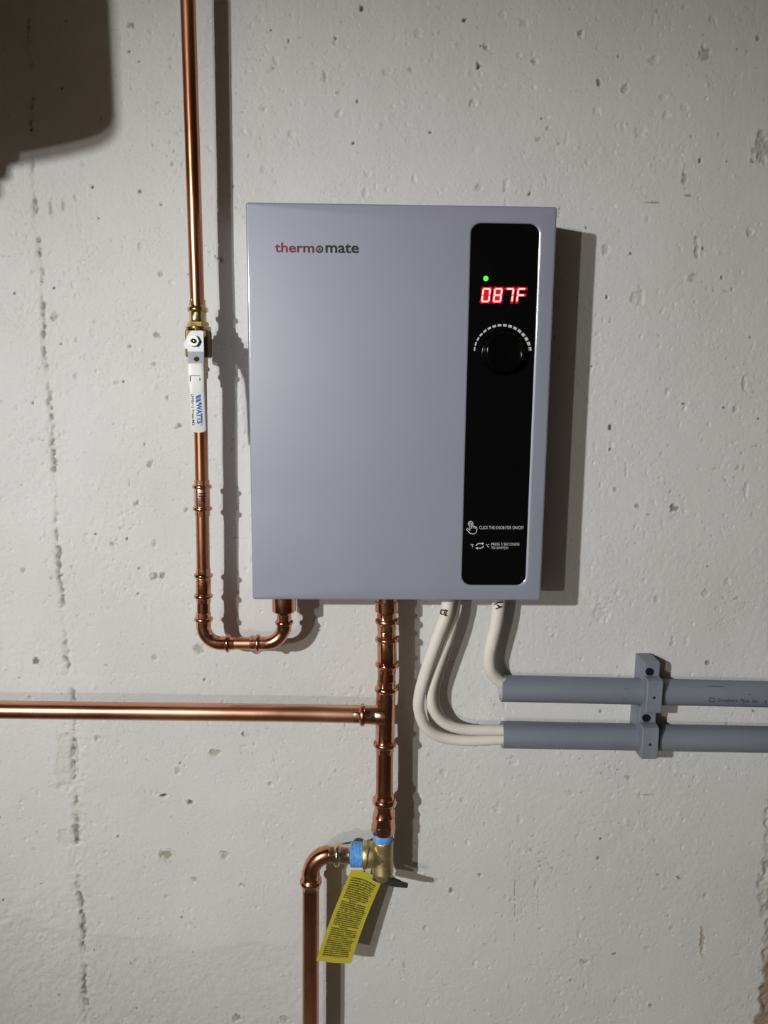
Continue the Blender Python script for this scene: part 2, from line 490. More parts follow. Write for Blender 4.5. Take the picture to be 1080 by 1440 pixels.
def make_wall():
    res = 0.0015 * S
    xd = np.arange(-0.60 * S, 0.68 * S, res); zd = np.arange(-1.03 * S, 0.54 * S, res)
    nx, nz = len(xd), len(zd)
    H = np.zeros((nz, nx)); dirt_shade = np.zeros_like(H); och = np.zeros_like(H)  # dark layer holds grime in the seam plus shade painted into pits
    # pixel coordinates of every grid point on the wall plane
    XX, ZZ = np.meshgrid(xd / S, zd / S)
    v = np.stack([XX - CAM[0], np.full_like(XX, -CAM[1]), ZZ - CAM[2]], -1)
    dep = v @ _fw
    PX = 540 + F * (v @ _rt) / dep; PY = 720 + F * (v @ _dn) / dep
    mm = 0.001
    H += lattice(xd, zd, .16, .20, 1) * 1.1 * mm + lattice(xd, zd, .05, .06, 2) * .45 * mm
    H += lattice(xd, zd, .018, .024, 3) * .16 * mm
    soft = np.clip(lattice(xd, zd, .09, .11, 4) * .8 + .45, 0, 1)
    H += lattice(xd, zd, .0065, .008, 5) * .16 * mm * (0.4 + soft)
    H += lattice(xd, zd, .0032, .0040, 6) * .11 * mm * (0.35 + soft)
    # board grain: upright streaks, stronger near the top
    top = np.clip((500 - PY) / 500, 0, 1)
    H += lattice(xd, zd, .0045, .05, 7) * .10 * mm * top
    # fleck pits where the paint did not fill
    n1 = lattice(xd, zd, .0055, .0062, 8) + .45 * lattice(xd, zd, .0028, .003, 9)
    clus = np.clip(lattice(xd, zd, .045, .05, 10) * 1.1 + .25, 0, 1)
    pit = np.clip((n1 - (1.0 - .26 * clus)) / .2, 0, 1)
    H -= pit * .95 * mm
    dirt_shade += pit * np.clip(lattice(xd, zd, .012, .012, 12) * 1.4 - .35, 0, 1) * .6
    bl = np.clip((-n1 - (1.05 - .22 * soft)) / .25, 0, 1)
    H += bl * .45 * mm
    # lower left: a rougher trowelled coat with an arched upper rim
    rim = 1322 - 26 * np.exp(-((PX - 60) / 120) ** 2) + 14 * lattice(xd, zd, .05, .05, 13)
    low = np.clip((PY - rim) / 9, 0, 1) * np.clip((470 - PX) / 60, 0, 1)
    low2 = np.clip((PY - 1215) / 60, 0, 1) * np.clip((130 - PX) / 50, 0, 1)
    rough = lattice(xd, zd, .010, .010, 14) + .7 * lattice(xd, zd, .0048, .0048, 15)
    H -= low * .9 * mm
    H += np.maximum(low * .6, low2) * rough * .58 * mm
    dirt_shade += low * (.06 + .02 * rough)

    def win(x, y, rx, ry, m=2.4):
        return np.nonzero((np.abs(PX - x) < rx * m + 3) & (np.abs(PY - y) < ry * m + 3))

    warp_a = lattice(xd, zd, .004, .004, 20); warp_b = lattice(xd, zd, .004, .004, 21)

    def stamp(x, y, rx, ry, dp, dt, oc):
        i = win(x, y, rx, ry)
        dx = (PX[i] - x) / rx; dy = (PY[i] - y) / ry
        r = np.sqrt(dx * dx + dy * dy) + .42 * warp_a[i]
        core = np.clip((1.0 - r) / .36, 0, 1); core = core * core * (3 - 2 * core)
        H[i] -= core * dp * mm * (1 + .4 * warp_b[i])
        rimm = np.exp(-((r - 1.15) / .25) ** 2)
        H[i] += rimm * .18 * abs(dp) * mm
        inner = np.clip((.85 - r + .45 * warp_b[i]) / .35, 0, 1)
        dirt_shade[i] = np.maximum(dirt_shade[i], inner * dt)  # darkens pit floors in place of shade the grid cannot resolve
        och[i] = np.maximum(och[i], np.clip((1.35 - r) / .6, 0, 1) * oc * np.clip(.75 + .5 * warp_b[i], 0, 1))
        H[i] += np.clip((1.3 - r) / .4, 0, 1) * warp_b[i] * .25 * mm * (oc > 0)

    for q in MARKS:
        stamp(*q)
    dens = np.clip(soft * .75 + .15, 0, 1)
    def clus_at(x, y):
        w_ = PU(x, y, 0) * S
        j = min(max(int((w_[2] - zd[0]) / res), 0), nz - 1); i_ = min(max(int((w_[0] - xd[0]) / res), 0), nx - 1)
        return dens[j, i_]
    # many small bug holes and blisters all over, unevenly strewn
    r = np.random.RandomState(5)
    for k in range(2600):
        x, y = r.uniform(-10, 1090), r.uniform(-10, 1450)
        if clus_at(x, y) < r.rand() * .8: continue
        a = r.uniform(1.1, 2.3) if r.rand() < .86 else r.uniform(2.3, 4.2)
        e = r.uniform(.7, 1.9)
        dp = r.uniform(.5, 1.3) * (1 if r.rand() < .7 else -.8)
        stamp(x, y, a, a * e, dp, .8 if (r.rand() < .07 and a < 2.3) else (.15 if r.rand() < .2 else 0), .25 if r.rand() < .03 else 0)
    # the form seam down the left side
    sx = np.interp(PY, [p[1] for p in SEAM], [p[0] for p in SEAM])
    jit = lattice(xd, zd, .02, .012, 30) * 2.2 + lattice(xd, zd, .006, .005, 31) * 1.6
    d = PX - sx - jit
    along = lattice(xd, zd, 5, .028, 32)
    open_ = np.clip(along * 1.5 + .5, 0.2, 1) * (1 + .5 * np.clip((PY - 950) / 150, 0, 1))
    for y0, y1, s in ((275, 305, 1.3), (385, 400, .8), (420, 450, 1.1), (610, 670, 1.3), (740, 800, 1.1), (905, 945, 1.1), (965, 1000, 1.3), (1035, 1100, 1.7), (1155, 1192, 2.0), (1235, 1345, 1.4)):
        open_ = np.maximum(open_, s * np.clip((PY - y0) / 8, 0, 1) * np.clip((y1 - PY) / 8, 0, 1))
    w = 1.3 + 1.7 * np.clip(open_, 0, 2)
    g = np.exp(-(d / w) ** 2)
    brk = np.clip(lattice(xd, zd, .006, .007, 33) * 1.5 + .75, .12, 1)
    H -= g * open_ * brk * 2.6 * mm
    gd = np.exp(-((d + .5 * warp_b * w) / (w * .55)) ** 2)
    dirt_shade = np.maximum(dirt_shade, gd * np.clip(open_ * brk * 1.05 - .30, 0, .72))
    och = np.maximum(och, np.exp(-(d / (w * 1.8)) ** 2) * np.clip(open_ * .32, 0, .38) * np.clip(.6 + .6 * warp_a, 0, 1))
    halo = np.exp(-(d / 16) ** 2)
    H += halo * (lattice(xd, zd, .0065, .0075, 34) * .72 + lattice(xd, zd, .0035, .0035, 35) * .42) * mm * (.45 + .7 * np.clip((PY - 900) / 200, 0, 1))
    H += np.where(PX < sx, .5 * mm, 0) * np.clip(np.abs(d) / 6, 0, 1) * np.exp(-np.abs(d) / 90)
    # a chipped step left of the seam
    for x0, x1, y0, y1, s in ((80, 104, 1030, 1108, .9), (83, 110, 1165, 1190, 1.2), (70, 100, 1100, 1112, 1.0)):
        ja, jb = jit * 1.3, (warp_b + warp_a) * 2 + jit
        m = np.clip((PX + ja - x0) / 3, 0, 1) * np.clip((x1 - PX) / 3, 0, 1) * np.clip((PY + jb - y0) / 3, 0, 1) * np.clip((y1 - PY - jb) / 3, 0, 1)
        H -= m * s * mm * (1 + .5 * rough); och = np.maximum(och, m * .22)
    # lower right: the broken edge showing aggregate
    edge = 1066 + 10 * lattice(xd, zd, 5, .045, 40) + 6 * lattice(xd, zd, 5, .012, 41) + np.clip((1215 - PY) / 8, 0, 40)
    br = np.clip((PX - edge) / 6, 0, 1) * np.clip((PY - 1110) / 30, 0, 1)
    agg = lattice(xd, zd, .012, .013, 42) + .6 * lattice(xd, zd, .006, .006, 43)
    H += br * (-3.5 + 2.6 * agg) * mm
    och = np.maximum(och, br * (.45 + .25 * agg) * np.clip((PY - 1180) / 120, .2, 1))
    dirt_shade = np.maximum(dirt_shade, br * np.clip(-agg - .55, 0, .7))
    brown = br * np.clip((PY - 1310) / 60, 0, 1)
    sl = np.clip((PX - (1066 - (PY - 1190) * .42)) / 40, 0, 1) * np.clip((PY - 1190) / 40, 0, 1) * (1 - br)
    H += sl * rough * .28 * mm - sl * .5 * mm
    och = np.maximum(och, sl * .10)
    # faint level form lines and soft grey patches
    for yy, x0, x1, s in ((282, 760, 1000, .22), (948, -10, 470, .18), (690, 190, 330, .15), (1150, 660, 800, .15), (720, 820, 900, .3)):
        m = np.exp(-((PY - yy - 2.5 * lattice(xd, zd, .03, 5, 50)) / 1.4) ** 2) * np.clip((PX - x0) / 30, 0, 1) * np.clip((x1 - PX) / 30, 0, 1)
        H -= m * s * mm
    dirt_shade = np.clip(dirt_shade, 0, 1); och = np.clip(och, 0, 1)

    # outer coarse columns and rows carry the plane to the room's corners
    ex = np.concatenate([np.linspace(-5.2, xd[0] - .05, 8), xd, np.linspace(xd[-1] + .05, 3.2, 8)])
    ez = np.concatenate([np.linspace(-ZC, zd[0] - .03, 5), zd, np.linspace(zd[-1] + .05, 1.15, 5)])
    HH = np.pad(H, ((5, 5), (8, 8)), mode='edge')
    pad = lambda a: np.pad(a, ((5, 5), (8, 8)), mode='edge')
    n1_, n0_ = len(ez), len(ex)
    gx, gz = np.meshgrid(ex, ez)
    co = np.stack([gx, -HH, gz + ZC], -1).reshape(-1, 3).astype(np.float32)
    idx = np.arange(n1_ * n0_).reshape(n1_, n0_)
    q = np.stack([idx[:-1, :-1], idx[:-1, 1:], idx[1:, 1:], idx[1:, :-1]], -1).reshape(-1, 4)
    me = bpy.data.meshes.new('wall_front')
    me.vertices.add(len(co)); me.vertices.foreach_set('co', co.ravel())
    me.loops.add(q.size); me.loops.foreach_set('vertex_index', q.ravel().astype(np.int32))
    me.polygons.add(len(q))
    me.polygons.foreach_set('loop_start', (np.arange(len(q)) * 4).astype(np.int32))
    me.polygons.foreach_set('loop_total', np.full(len(q), 4, np.int32))
    me.update(calc_edges=True)
    me.shade_smooth()
    at = me.attributes.new('wear_shade', 'FLOAT_COLOR', 'POINT')
    c = np.stack([pad(dirt_shade), pad(och), pad(brown), np.ones_like(HH)], -1).astype(np.float32)
    at.data.foreach_set('color', c.ravel())

    m = mat('painted_concrete', (0.62, 0.61, 0.58), 0.62)
    b = m.node_tree.nodes['Principled BSDF']
    b.inputs['Specular IOR Level'].default_value = 0.3
    tc = nd(m, 'ShaderNodeTexCoord')
    n = nd(m, 'ShaderNodeTexNoise'); n.inputs['Scale'].default_value = 3.2; n.inputs['Detail'].default_value = 6
    lk(m, tc.outputs['Object'], n.inputs['Vector'])
    rp = nd(m, 'ShaderNodeValToRGB')
    rp.color_ramp.elements[0].position = .35; rp.color_ramp.elements[1].position = .68
    rp.color_ramp.elements[0].color = (.590, .596, .588, 1); rp.color_ramp.elements[1].color = (.650, .654, .650, 1)
    lk(m, n.outputs['Fac'], rp.inputs[0])
    a = nd(m, 'ShaderNodeAttribute'); a.attribute_name = 'wear_shade'
    sp = nd(m, 'ShaderNodeSeparateColor'); lk(m, a.outputs['Color'], sp.inputs[0])
    cur = rp.outputs[0]
    n2 = nd(m, 'ShaderNodeTexNoise'); n2.inputs['Scale'].default_value = 160; n2.inputs['Detail'].default_value = 3
    lk(m, tc.outputs['Object'], n2.inputs['Vector'])
    for out, cc in ((1, (.45, .42, .32)), (2, (.33, .25, .19)), (0, (.055, .05, .04))):
        mx = nd(m, 'ShaderNodeMix', data_type='RGBA')
        lk(m, sp.outputs[out], mx.inputs['Factor']); lk(m, cur, mx.inputs['A'])
        mx.inputs['B'].default_value = (*cc, 1)
        cur = mx.outputs['Result']
    lk(m, cur, b.inputs['Base Color'])
    n3 = nd(m, 'ShaderNodeTexNoise'); n3.inputs['Scale'].default_value = 210; n3.inputs['Detail'].default_value = 2
    lk(m, tc.outputs['Object'], n3.inputs['Vector'])
    r3 = nd(m, 'ShaderNodeMapRange'); r3.inputs['From Min'].default_value = .60; r3.inputs['From Max'].default_value = .66
    lk(m, n3.outputs['Fac'], r3.inputs[0])
    n4 = nd(m, 'ShaderNodeTexNoise'); n4.inputs['Scale'].default_value = 14; n4.inputs['Detail'].default_value = 3
    lk(m, tc.outputs['Object'], n4.inputs['Vector'])
    r4 = nd(m, 'ShaderNodeMapRange'); r4.inputs['From Min'].default_value = .38; r4.inputs['From Max'].default_value = .66; r4.inputs['To Min'].default_value = .05; r4.inputs['To Max'].default_value = 1.1
    lk(m, n4.outputs['Fac'], r4.inputs[0])
    ml = nd(m, 'ShaderNodeMath', operation='MULTIPLY'); lk(m, r3.outputs[0], ml.inputs[0]); lk(m, r4.outputs[0], ml.inputs[1])
    sb = nd(m, 'ShaderNodeMath', operation='SUBTRACT'); lk(m, n2.outputs['Fac'], sb.inputs[0]); lk(m, ml.outputs[0], sb.inputs[1])
    bp = nd(m, 'ShaderNodeBump'); bp.inputs['Strength'].default_value = .46; bp.inputs['Distance'].default_value = .0010
    lk(m, sb.outputs[0], bp.inputs['Height']); lk(m, bp.outputs[0], b.inputs['Normal'])
    me.materials.append(m)
    o = bpy.data.objects.new('wall_front', me)
    col.objects.link(o)
    tag(o, 'painted white concrete wall with pits and a rough seam', kind='structure')


make_wall()


def slab(name, lo, hi, m):
    mb = MB()
    x0, y0, z0 = lo; x1, y1, z1 = hi
    vs = [(x0, y0, z0), (x1, y0, z0), (x1, y1, z0), (x0, y1, z0), (x0, y0, z1), (x1, y0, z1), (x1, y1, z1), (x0, y1, z1)]
    mb.add(vs, [(0, 1, 2, 3), (4, 5, 6, 7), (0, 1, 5, 4), (1, 2, 6, 5), (2, 3, 7, 6), (3, 0, 4, 7)])
    return tag(mb.build(name, m, origin=lo), kind='structure')


ZT = ZC + 1.15
slab('floor', (-5.4, -8.6, -.15), (3.4, .2, -.001), CONC)
slab('ceiling', (-5.4, -8.6, ZT), (3.4, .2, ZT + .12), WOOD)
slab('wall_left', (-5.4, -8.6, 0), (-5.2, -.02, ZT), BROWN)
slab('wall_right', (3.2, -8.6, 0), (3.4, -.02, ZT), BROWN)
slab('wall_back', (-5.2, -8.6, 0), (3.2, -8.4, ZT), BROWN)

# ------------------------------------------------------------------ water heater
HD = 0.1
HX0, HX1, HZ0, HZ1 = -0.14647174, 0.22639348, -0.27017898, 0.2173492


def rrect(x0, x1, z0, z1, r, n=6):
    out = []
    for cx, cz, a0 in ((x1 - r, z1 - r, 0), (x0 + r, z1 - r, 90), (x0 + r, z0 + r, 180), (x1 - r, z0 + r, 270)):
        for k in range(n + 1):
            a = math.radians(a0 + 90 * k / n)
            out.append((cx + r * math.cos(a), cz + r * math.sin(a)))
    return out


def loops_mesh(mb, loops, cap_first=False, cap_last=False):
    """loops: (list of (x,z) layout units, depth)"""
    vs = []
    for pts, d in loops:
        vs += [W((x, -d, z)) for x, z in pts]
    n = len(loops[0][0]); fs = []
    for i in range(len(loops) - 1):
        for k in range(n):
            k2 = (k + 1) % n
            fs.append((i * n + k, i * n + k2, (i + 1) * n + k2, (i + 1) * n + k))
    if cap_first: fs.append(tuple(range(n)))
    if cap_last: fs.append(tuple((len(loops) - 1) * n + k for k in range(n)))
    mb.add(vs, fs)


heater = thing('water_heater', 'silver tankless water heater with black control panel mounted on the wall', 'water heater', W((0.04, -0.002, HZ0)))
pa = [PU(662.0, 330, HD), PU(761.2, 330, HD), PU(648.4, 810, HD), PU(740.9, 810, HD), PU(710, 313, HD), PU(695, 824, HD)]
QX0, QX1 = (pa[0][0] + pa[2][0]) / 2, (pa[1][0] + pa[3][0]) / 2
QZ1, QZ0 = pa[4][2], pa[5][2]
mb = MB()
bv = 0.0028
L = [(rrect(HX0, HX1, HZ0, HZ1, .0035), 0.006), (rrect(HX0, HX1, HZ0, HZ1, .0035), HD - bv)]
for k in range(1, 6):
    a = math.radians(90 * k / 5)
    e = bv * (1 - math.cos(a))
    L.append((rrect(HX0 + e, HX1 - e, HZ0 + e, HZ1 - e, max(.0035 - e, .0008)), HD - bv + bv * math.sin(a)))
qr = 0.0125
L.append((rrect(QX0 - .0015, QX1 + .0015, QZ0 - .0015, QZ1 + .0015, qr + .001), HD))
L.append((rrect(QX0, QX1, QZ0, QZ1, qr), HD))
L.append((rrect(QX0 + .0009, QX1 - .0018, QZ0 + .0009, QZ1 - .0009, qr), HD - .0012))
L.append((rrect(QX0 + .0009, QX1 - .0018, QZ0 + .0009, QZ1 - .0009, qr), HD - .004))
loops_mesh(mb, L)
mb.build('cover', SILVER, heater, sharp=50)
mb = MB()
loops_mesh(mb, [(rrect(HX0 + .002, HX1 - .002, HZ0 + .002, HZ1 - .002, .002), .0025), (rrect(HX0 + .002, HX1 - .002, HZ0 + .002, HZ1 - .002, .002), .0075)], True, True)
mb.build('back_plate', ZINC, heater)
mb = MB()
GD = HD - .0012
loops_mesh(mb, [(rrect(QX0 + .001, QX1 - .0019, QZ0 + .001, QZ1 - .001, qr), HD - .0045), (rrect(QX0 + .001, QX1 - .0019, QZ0 + .001, QZ1 - .001, qr), GD - .0006),
                (rrect(QX0 + .0016, QX1 - .0025, QZ0 + .0016, QZ1 - .0016, qr - .0006), GD)], True, True)
panel = mb.build('control_panel', GLASS, heater)
panel['label'] = 'glossy black panel let into the cover'

SEGS = {'0': 'abcdef', '8': 'abcdefg', '7': 'abc', 'F': 'aefg'}


def seg_polys(ch, x0):
    """bars of one seven segment digit in crop units (9.818 per pixel)"""
    w, yt, yb, slant = 118, 294, 492, 26
    t = 24

    def M(u, v):       # u across 0..w, v down 0..1
        Y = yt + (yb - yt) * v
        return (655 + (x0 + u + slant * (1 - v)) / 9.818, 375 + Y / 9.818)
    g = 3
    h = yb - yt
    out = []
    ht = t / h
    bars = {'a': (t * .35, w - t * .35, 0, ht), 'g': (t * .45, w - t * .45, .5 - ht / 2, .5 + ht / 2), 'd': (t * .35, w - t * .35, 1 - ht, 1)}
    cols = {'f': (0, ht * .35, .5), 'e': (0, .5, 1 - ht * .35), 'b': (w - t, ht * .35, .5), 'c': (w - t, .5, 1 - ht * .35)}
    for s in SEGS[ch]:
        if s in bars:
            a, b, c, d = bars[s]; m = (c + d) / 2; q = t * .32
            out.append([M(a + g, m), M(a + g + q, c), M(b - g - q, c), M(b - g, m), M(b - g - q, d), M(a + g + q, d)])
        else:
            a, c, d = cols[s]; gg = g / h; q = t * .32 / h
            out.append([M(a, c + gg + q), M(a + t / 2, c + gg), M(a + t, c + gg + q), M(a + t, d - gg - q), M(a + t / 2, d - gg), M(a, d - gg - q)])
    return out, M, w


for ch, x0 in (('0', 208), ('8', 369), ('7', 530), ('F', 691)):
    polys, M, w = seg_polys(ch, x0)
    mb = MB()
    for pl in polys:
        poly_px(mb, pl, GD + .0001, GD + .00055)
    dg_ = mb.build('digit', RED, panel, sharp=20)
    dg_['label'] = 'lit red seven segment numeral or letter'
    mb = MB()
    # red halo around each lit bar, its glow drawn as emissive shapes
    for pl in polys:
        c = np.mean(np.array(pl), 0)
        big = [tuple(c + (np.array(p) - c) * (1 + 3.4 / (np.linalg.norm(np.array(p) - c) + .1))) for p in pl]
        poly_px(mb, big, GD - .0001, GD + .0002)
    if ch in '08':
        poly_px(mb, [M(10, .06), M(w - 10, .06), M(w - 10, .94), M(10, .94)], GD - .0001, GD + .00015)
    mb.build('digit_halo', REDHALO, panel, sharp=20)
mb = MB()
c = P(683.2, 391.6, GD); k = K(683, 392, GD)
sweep(mb, [c + Vector((0, .0012, 0)), c, c + Vector((0, -.0008, 0)), c + Vector((0, -.0011, 0))], [(0, -1, 0)] * 4, [3.7 * k, 3.7 * k, 3.0 * k, 1.2 * k], (0, 0, 1), 20, 'round')
mb.build('indicator_light', GREEN, panel)
# dial marks
mb = MB()
for i in range(16):
    a = math.radians(172 - i * 164 / 15)
    tn = 2.0 + 2.6 * i / 15; tl = 5.2
    cx, cy = 706.2 + 39.2 * math.cos(a), 496 - 38.7 * math.sin(a)
    er = np.array((math.cos(a), -math.sin(a))); et = np.array((er[1], -er[0]))
    q = [tuple(np.array((cx, cy)) + er * sr * tn / 2 + et * st * tl / 2) for sr, st in ((-1, -1), (1, -1), (1, 1), (-1, 1))]
    poly_px(mb, q, GD - .0001, GD + .0001)
dm = mb.build('dial_marks', PRINT, panel)
dm['kind'] = 'stuff'
# knob
mb = MB()
c = P(707, 496, GD); k = K(707, 496, GD + .012)
prof = [(0, 33.5), (.0016, 33.5), (.0024, 32.6), (.0026, 30.4), (.0030, 29.6), (.011, 28.6), (.0136, 27.6), (.0148, 26.2), (.0152, 24.6), (.0146, 23), (.0143, 22), (.0143, 0.5)]
sweep(mb, [c + Vector((0, -d * S, 0)) for d, r in prof], [(0, -1, 0)] * len(prof), [r * k * .985 for d, r in prof], (0, 0, 1), 48, 'round')
kb = mb.build('knob', KNOB, heater, sharp=40)
mb = MB()
# a finger hollow ring and grip ribs moulded on the side
for i in range(24):
    a = 2 * math.pi * i / 24
    q = c + Vector((math.cos(a) * 29.3 * k, -.0032 * S, math.sin(a) * 29.3 * k)); q2 = c + Vector((math.cos(a) * 28.4 * k, -.0108 * S, math.sin(a) * 28.4 * k))
    sweep(mb, [q, q2], [q2 - q] * 2, [.0009] * 2, (0, 0, 1) if abs(math.cos(a)) > .3 else (1, 0, 0), 6, 'round')
mb.build('grip_ribs', KNOB, kb)
# printed panel text and symbols
mb = MB()
text_px(mb, 'CLICK THE KNOB FOR ON/OFF', ((674, 739.7), (736.5, 739.8), (736.4, 744.3), (674, 744.2)), GD + .00008, .002)
mb.build('panel_lettering', PRINT, panel)
mb = MB()
text_px(mb, 'PRESS 3 SECONDS', ((690.5, 763.2), (730.5, 763.4), (730.4, 767.3), (690.5, 767.1)), GD + .00008, .002)
text_px(mb, 'TO SWITCH', ((690.8, 768.6), (714.5, 768.7), (714.4, 772.3), (690.8, 772.2)), GD + .00008, .002)
mb.build('panel_lettering', PRINT, panel)
mb = MB()
text_px(mb, '°F', ((661.6, 765), (666, 765), (666, 769.6), (661.6, 769.6)), GD + .00008, .01)
text_px(mb, '°C', ((683.2, 765), (688, 765), (688, 769.6), (683.2, 769.6)), GD + .00008, .01)
for s in (1, -1):
    pts = [(674.8 + s * 5.0 * math.cos(math.radians(a)), 767.6 - s * 3.4 * math.sin(math.radians(a))) for a in range(60, 190, 15)]
    pts = [(674.8 + s * 3.4, 767.6 - s * 3.3)] + pts
    stroke_px(mb, pts, 1.3, GD + .00008)
    x, y = 674.8 + s * 3.4, 767.6 - s * 3.3
    poly_px(mb, [(x - s * .3, y - 2.0), (x + s * 2.6, y + .1), (x - s * .3, y + 2.0)], GD, GD + .0001)
mb.build('switch_symbol', PRINT, panel)
mb = MB()
hand = [(660.6, 739.5), (660.6, 746.2), (657.8, 743.2), (656.3, 743.4), (656.0, 744.6), (659.5, 748.2), (661.8, 750.4), (666.2, 751.0), (669.4, 749.2), (670.6, 746.2), (670.4, 741.6), (669.3, 740.8), (668.2, 741.4),
        (667.6, 740.2), (666.2, 740.0), (665.5, 740.8), (664.6, 739.4), (663.3, 739.6), (663.0, 740.6)]
hand2 = [(663.0, 743.4), (663.0, 735.8), (661.8, 735.0), (660.6, 735.8), (660.6, 746.2)]
stroke_px(mb, hand, 1.1, GD + .00008)
stroke_px(mb, hand2, 1.1, GD + .00009)
stroke_px(mb, [(665.5, 740.8), (665.5, 743.2)], .9, GD + .00009)
stroke_px(mb, [(668.2, 741.4), (668.2, 743.6)], .9, GD + .00009)
stroke_px(mb, [(661.8 + 3.4 * math.cos(math.radians(a)), 736.6 - 3.4 * math.sin(math.radians(a))) for a in range(-40, 221, 20)], 1.0, GD + .00009)
mb.build('hand_symbol', PRINT, panel)
# maker's wordmark, top left of the cover
LOGO = mat('logo_print', (.02, .02, .03), .45)
_b = LOGO.node_tree.nodes['Principled BSDF']
_tc = nd(LOGO, 'ShaderNodeTexCoord'); _sx = nd(LOGO, 'ShaderNodeSeparateXYZ'); _rp = nd(LOGO, 'ShaderNodeValToRGB')
lk(LOGO, _tc.outputs['Generated'], _sx.inputs[0]); lk(LOGO, _sx.outputs[0], _rp.inputs[0]); lk(LOGO, _rp.outputs[0], _b.inputs['Base Color'])
_rp.color_ramp.elements[0].color = (.17, .005, .012, 1); _rp.color_ramp.elements[0].position = .12
_rp.color_ramp.elements[1].color = (.004, .004, .008, 1); _rp.color_ramp.elements[1].position = .62
_e = _rp.color_ramp.elements.new(.42); _e.color = (.07, .004, .01, 1)
mb = MB()
LD = HD + .00012
# therm | ring with flame | mate, each fitted to its measured stretch
text_px(mb, 'therm', ((386.3, 340.8), (442.2, 341.6), (442.2, 355.6), (386.3, 354.9)), LD, .022)
text_px(mb, 'mate', ((457.6, 342.2), (504.8, 342.9), (504.8, 356.3), (457.6, 355.7)), LD, .022)
cx, cy = 449.4, 350.6
n = 28
ro, ri = 5.3, 3.1
vs = [P(cx + r_ * math.cos(2 * math.pi * i / n), cy - r_ * 1.02 * math.sin(2 * math.pi * i / n), LD) for r_ in (ro, ri) for i in range(n)]
mb.add(vs, [(i, (i + 1) % n, n + (i + 1) % n, n + i) for i in range(n)])
mb.add([P(x, y, LD) for x, y in ((449.4, 347.6), (450.6, 350.2), (451.6, 353.9), (449.5, 352.4), (447.4, 353.9), (448.2, 350.4))], [(0, 1, 2, 3, 4, 5)])
mb.build('logo_lettering', LOGO, heater)

# ------------------------------------------------------------------ copper: left riser
DL = 0.052
ax = Path([(262.2, -60), (264.2, 0), (276.6, 400), (279.0, 470), (281.6, 560), (284.2, 690), (286, 800), (286, 904.5)], 0.5, DL)
LX = ax
up = Path([(262.2, -60, .056), (264.2, 0, .055), (276.6, 400, DL), (277.6, 430, DL)], 0.5, DL)
mb = MB()
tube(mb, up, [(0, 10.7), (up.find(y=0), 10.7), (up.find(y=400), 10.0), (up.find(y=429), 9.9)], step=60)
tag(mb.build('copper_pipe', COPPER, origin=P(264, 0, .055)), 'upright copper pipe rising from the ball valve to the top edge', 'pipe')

DV = 0.050
vl = Path([(277.4, 415), (279.4, 480), (281.8, 560)], 0.3, DV)
valve = thing('ball_valve', 'brass ball valve with white lever handle on the left copper pipe', 'valve', P(279, 484, 0.05))
Y = lambda y: vl.find(y=y)
mb = MB()
tube(mb, vl, [(Y(452.5), 12.3), (Y(453.5), 15.6, 1), (Y(459.5), 16, 1), (Y(460), 17.2), (Y(461), 18), (Y(464), 18), (Y(465.5), 17), (Y(466.5), 14)], kind='hex')
# stem boss towards the lever
c = P(279.2, 480, DV); k = K(279, 480, DV)
sweep(mb, [c + Vector((0, -.010, 0)), c + Vector((0, -.0365 * S, 0))], [(0, -1, 0)] * 2, [9 * k, 7.5 * k], (0, 0, 1), 24, 'round')
mb.build('collar', BRASS, valve)
mb = MB()
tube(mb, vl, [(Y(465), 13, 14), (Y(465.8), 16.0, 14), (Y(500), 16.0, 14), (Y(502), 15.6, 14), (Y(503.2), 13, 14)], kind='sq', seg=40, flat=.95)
mb.build('body', RAWSHADE, valve)
mb = MB()
st = [(Y(421.5), 9.6), (Y(421.8), 11.8, .7), (Y(431), 12, .7)] + bead(Y(435.6), 12.2, 14.4, 7) + [(Y(440), 12.2, .7), (Y(451), 12.4, .7), (Y(453.5), 12.4)]
tube(mb, vl, st, kind='hex')
mb.build('press_socket', BRASS, valve)
mb = MB()
st = [(Y(502.5), 12.0), (Y(503.5), 12.0), (Y(514), 12)] + bead(Y(519.6), 12, 14, 6) + [(Y(525), 12, .6), (Y(532.5), 11.8, .6), (Y(533), 9.6)]
tube(mb, vl, st, kind='hex')
mb.build('press_socket', BRASS, valve)
mb = MB()
poly_px(mb, [(267, 466.5), (270, 464.8), (283.5, 464.8), (286, 467), (286.6, 494.6), (264.2, 494.6), (263.4, 491), (259.6, 489.5), (259.0, 482.5), (262.5, 474)], .0865, .089)
poly_px(mb, [(264.2, 494.4), (286.6, 494.4), (286.4, 514.0), (264.6, 514.0)], [.0855, .0855, .093, .093], [.089, .089, .0965, .0965])
handle = mb.build('handle', STEEL, valve, sharp=25)
mb = MB()
c = P(273.2, 479.6, .089); k = K(273, 480, .091)
sweep(mb, [c + Vector((0, .001, 0)), c + Vector((0, -.0045, 0)), c + Vector((0, -.006, 0)), c + Vector((0, -.006, 0)), c + Vector((0, -.004, 0))], [(0, -1, 0)] * 5, [8.4 * k, 8.4 * k, 7.2 * k, 5.4 * k, 5.0 * k], (0, 0, 1), 36, 'hex', [1, 1, .6, 0, 0])
nut = mb.build('nut', mat('nut_plating', (.78, .76, .70), .3, .85), handle)
mb = MB()
sweep(mb, [c + Vector((0, -.003, 0)), c + Vector((0, -.0068, 0)), c + Vector((0, -.0074, 0)), c + Vector((0, -.0066, 0))], [(0, -1, 0)] * 4, [3.4 * k, 3.4 * k, 2.4 * k, 1.1 * k], (0, 0, 1), 20, 'round')
mb.build('valve_stem', BRASSP, handle)
mb = MB()
c = P(276.4, 505.2, .0931); k = K(276, 505, .089)
nn = Vector((0, -.94, .33))
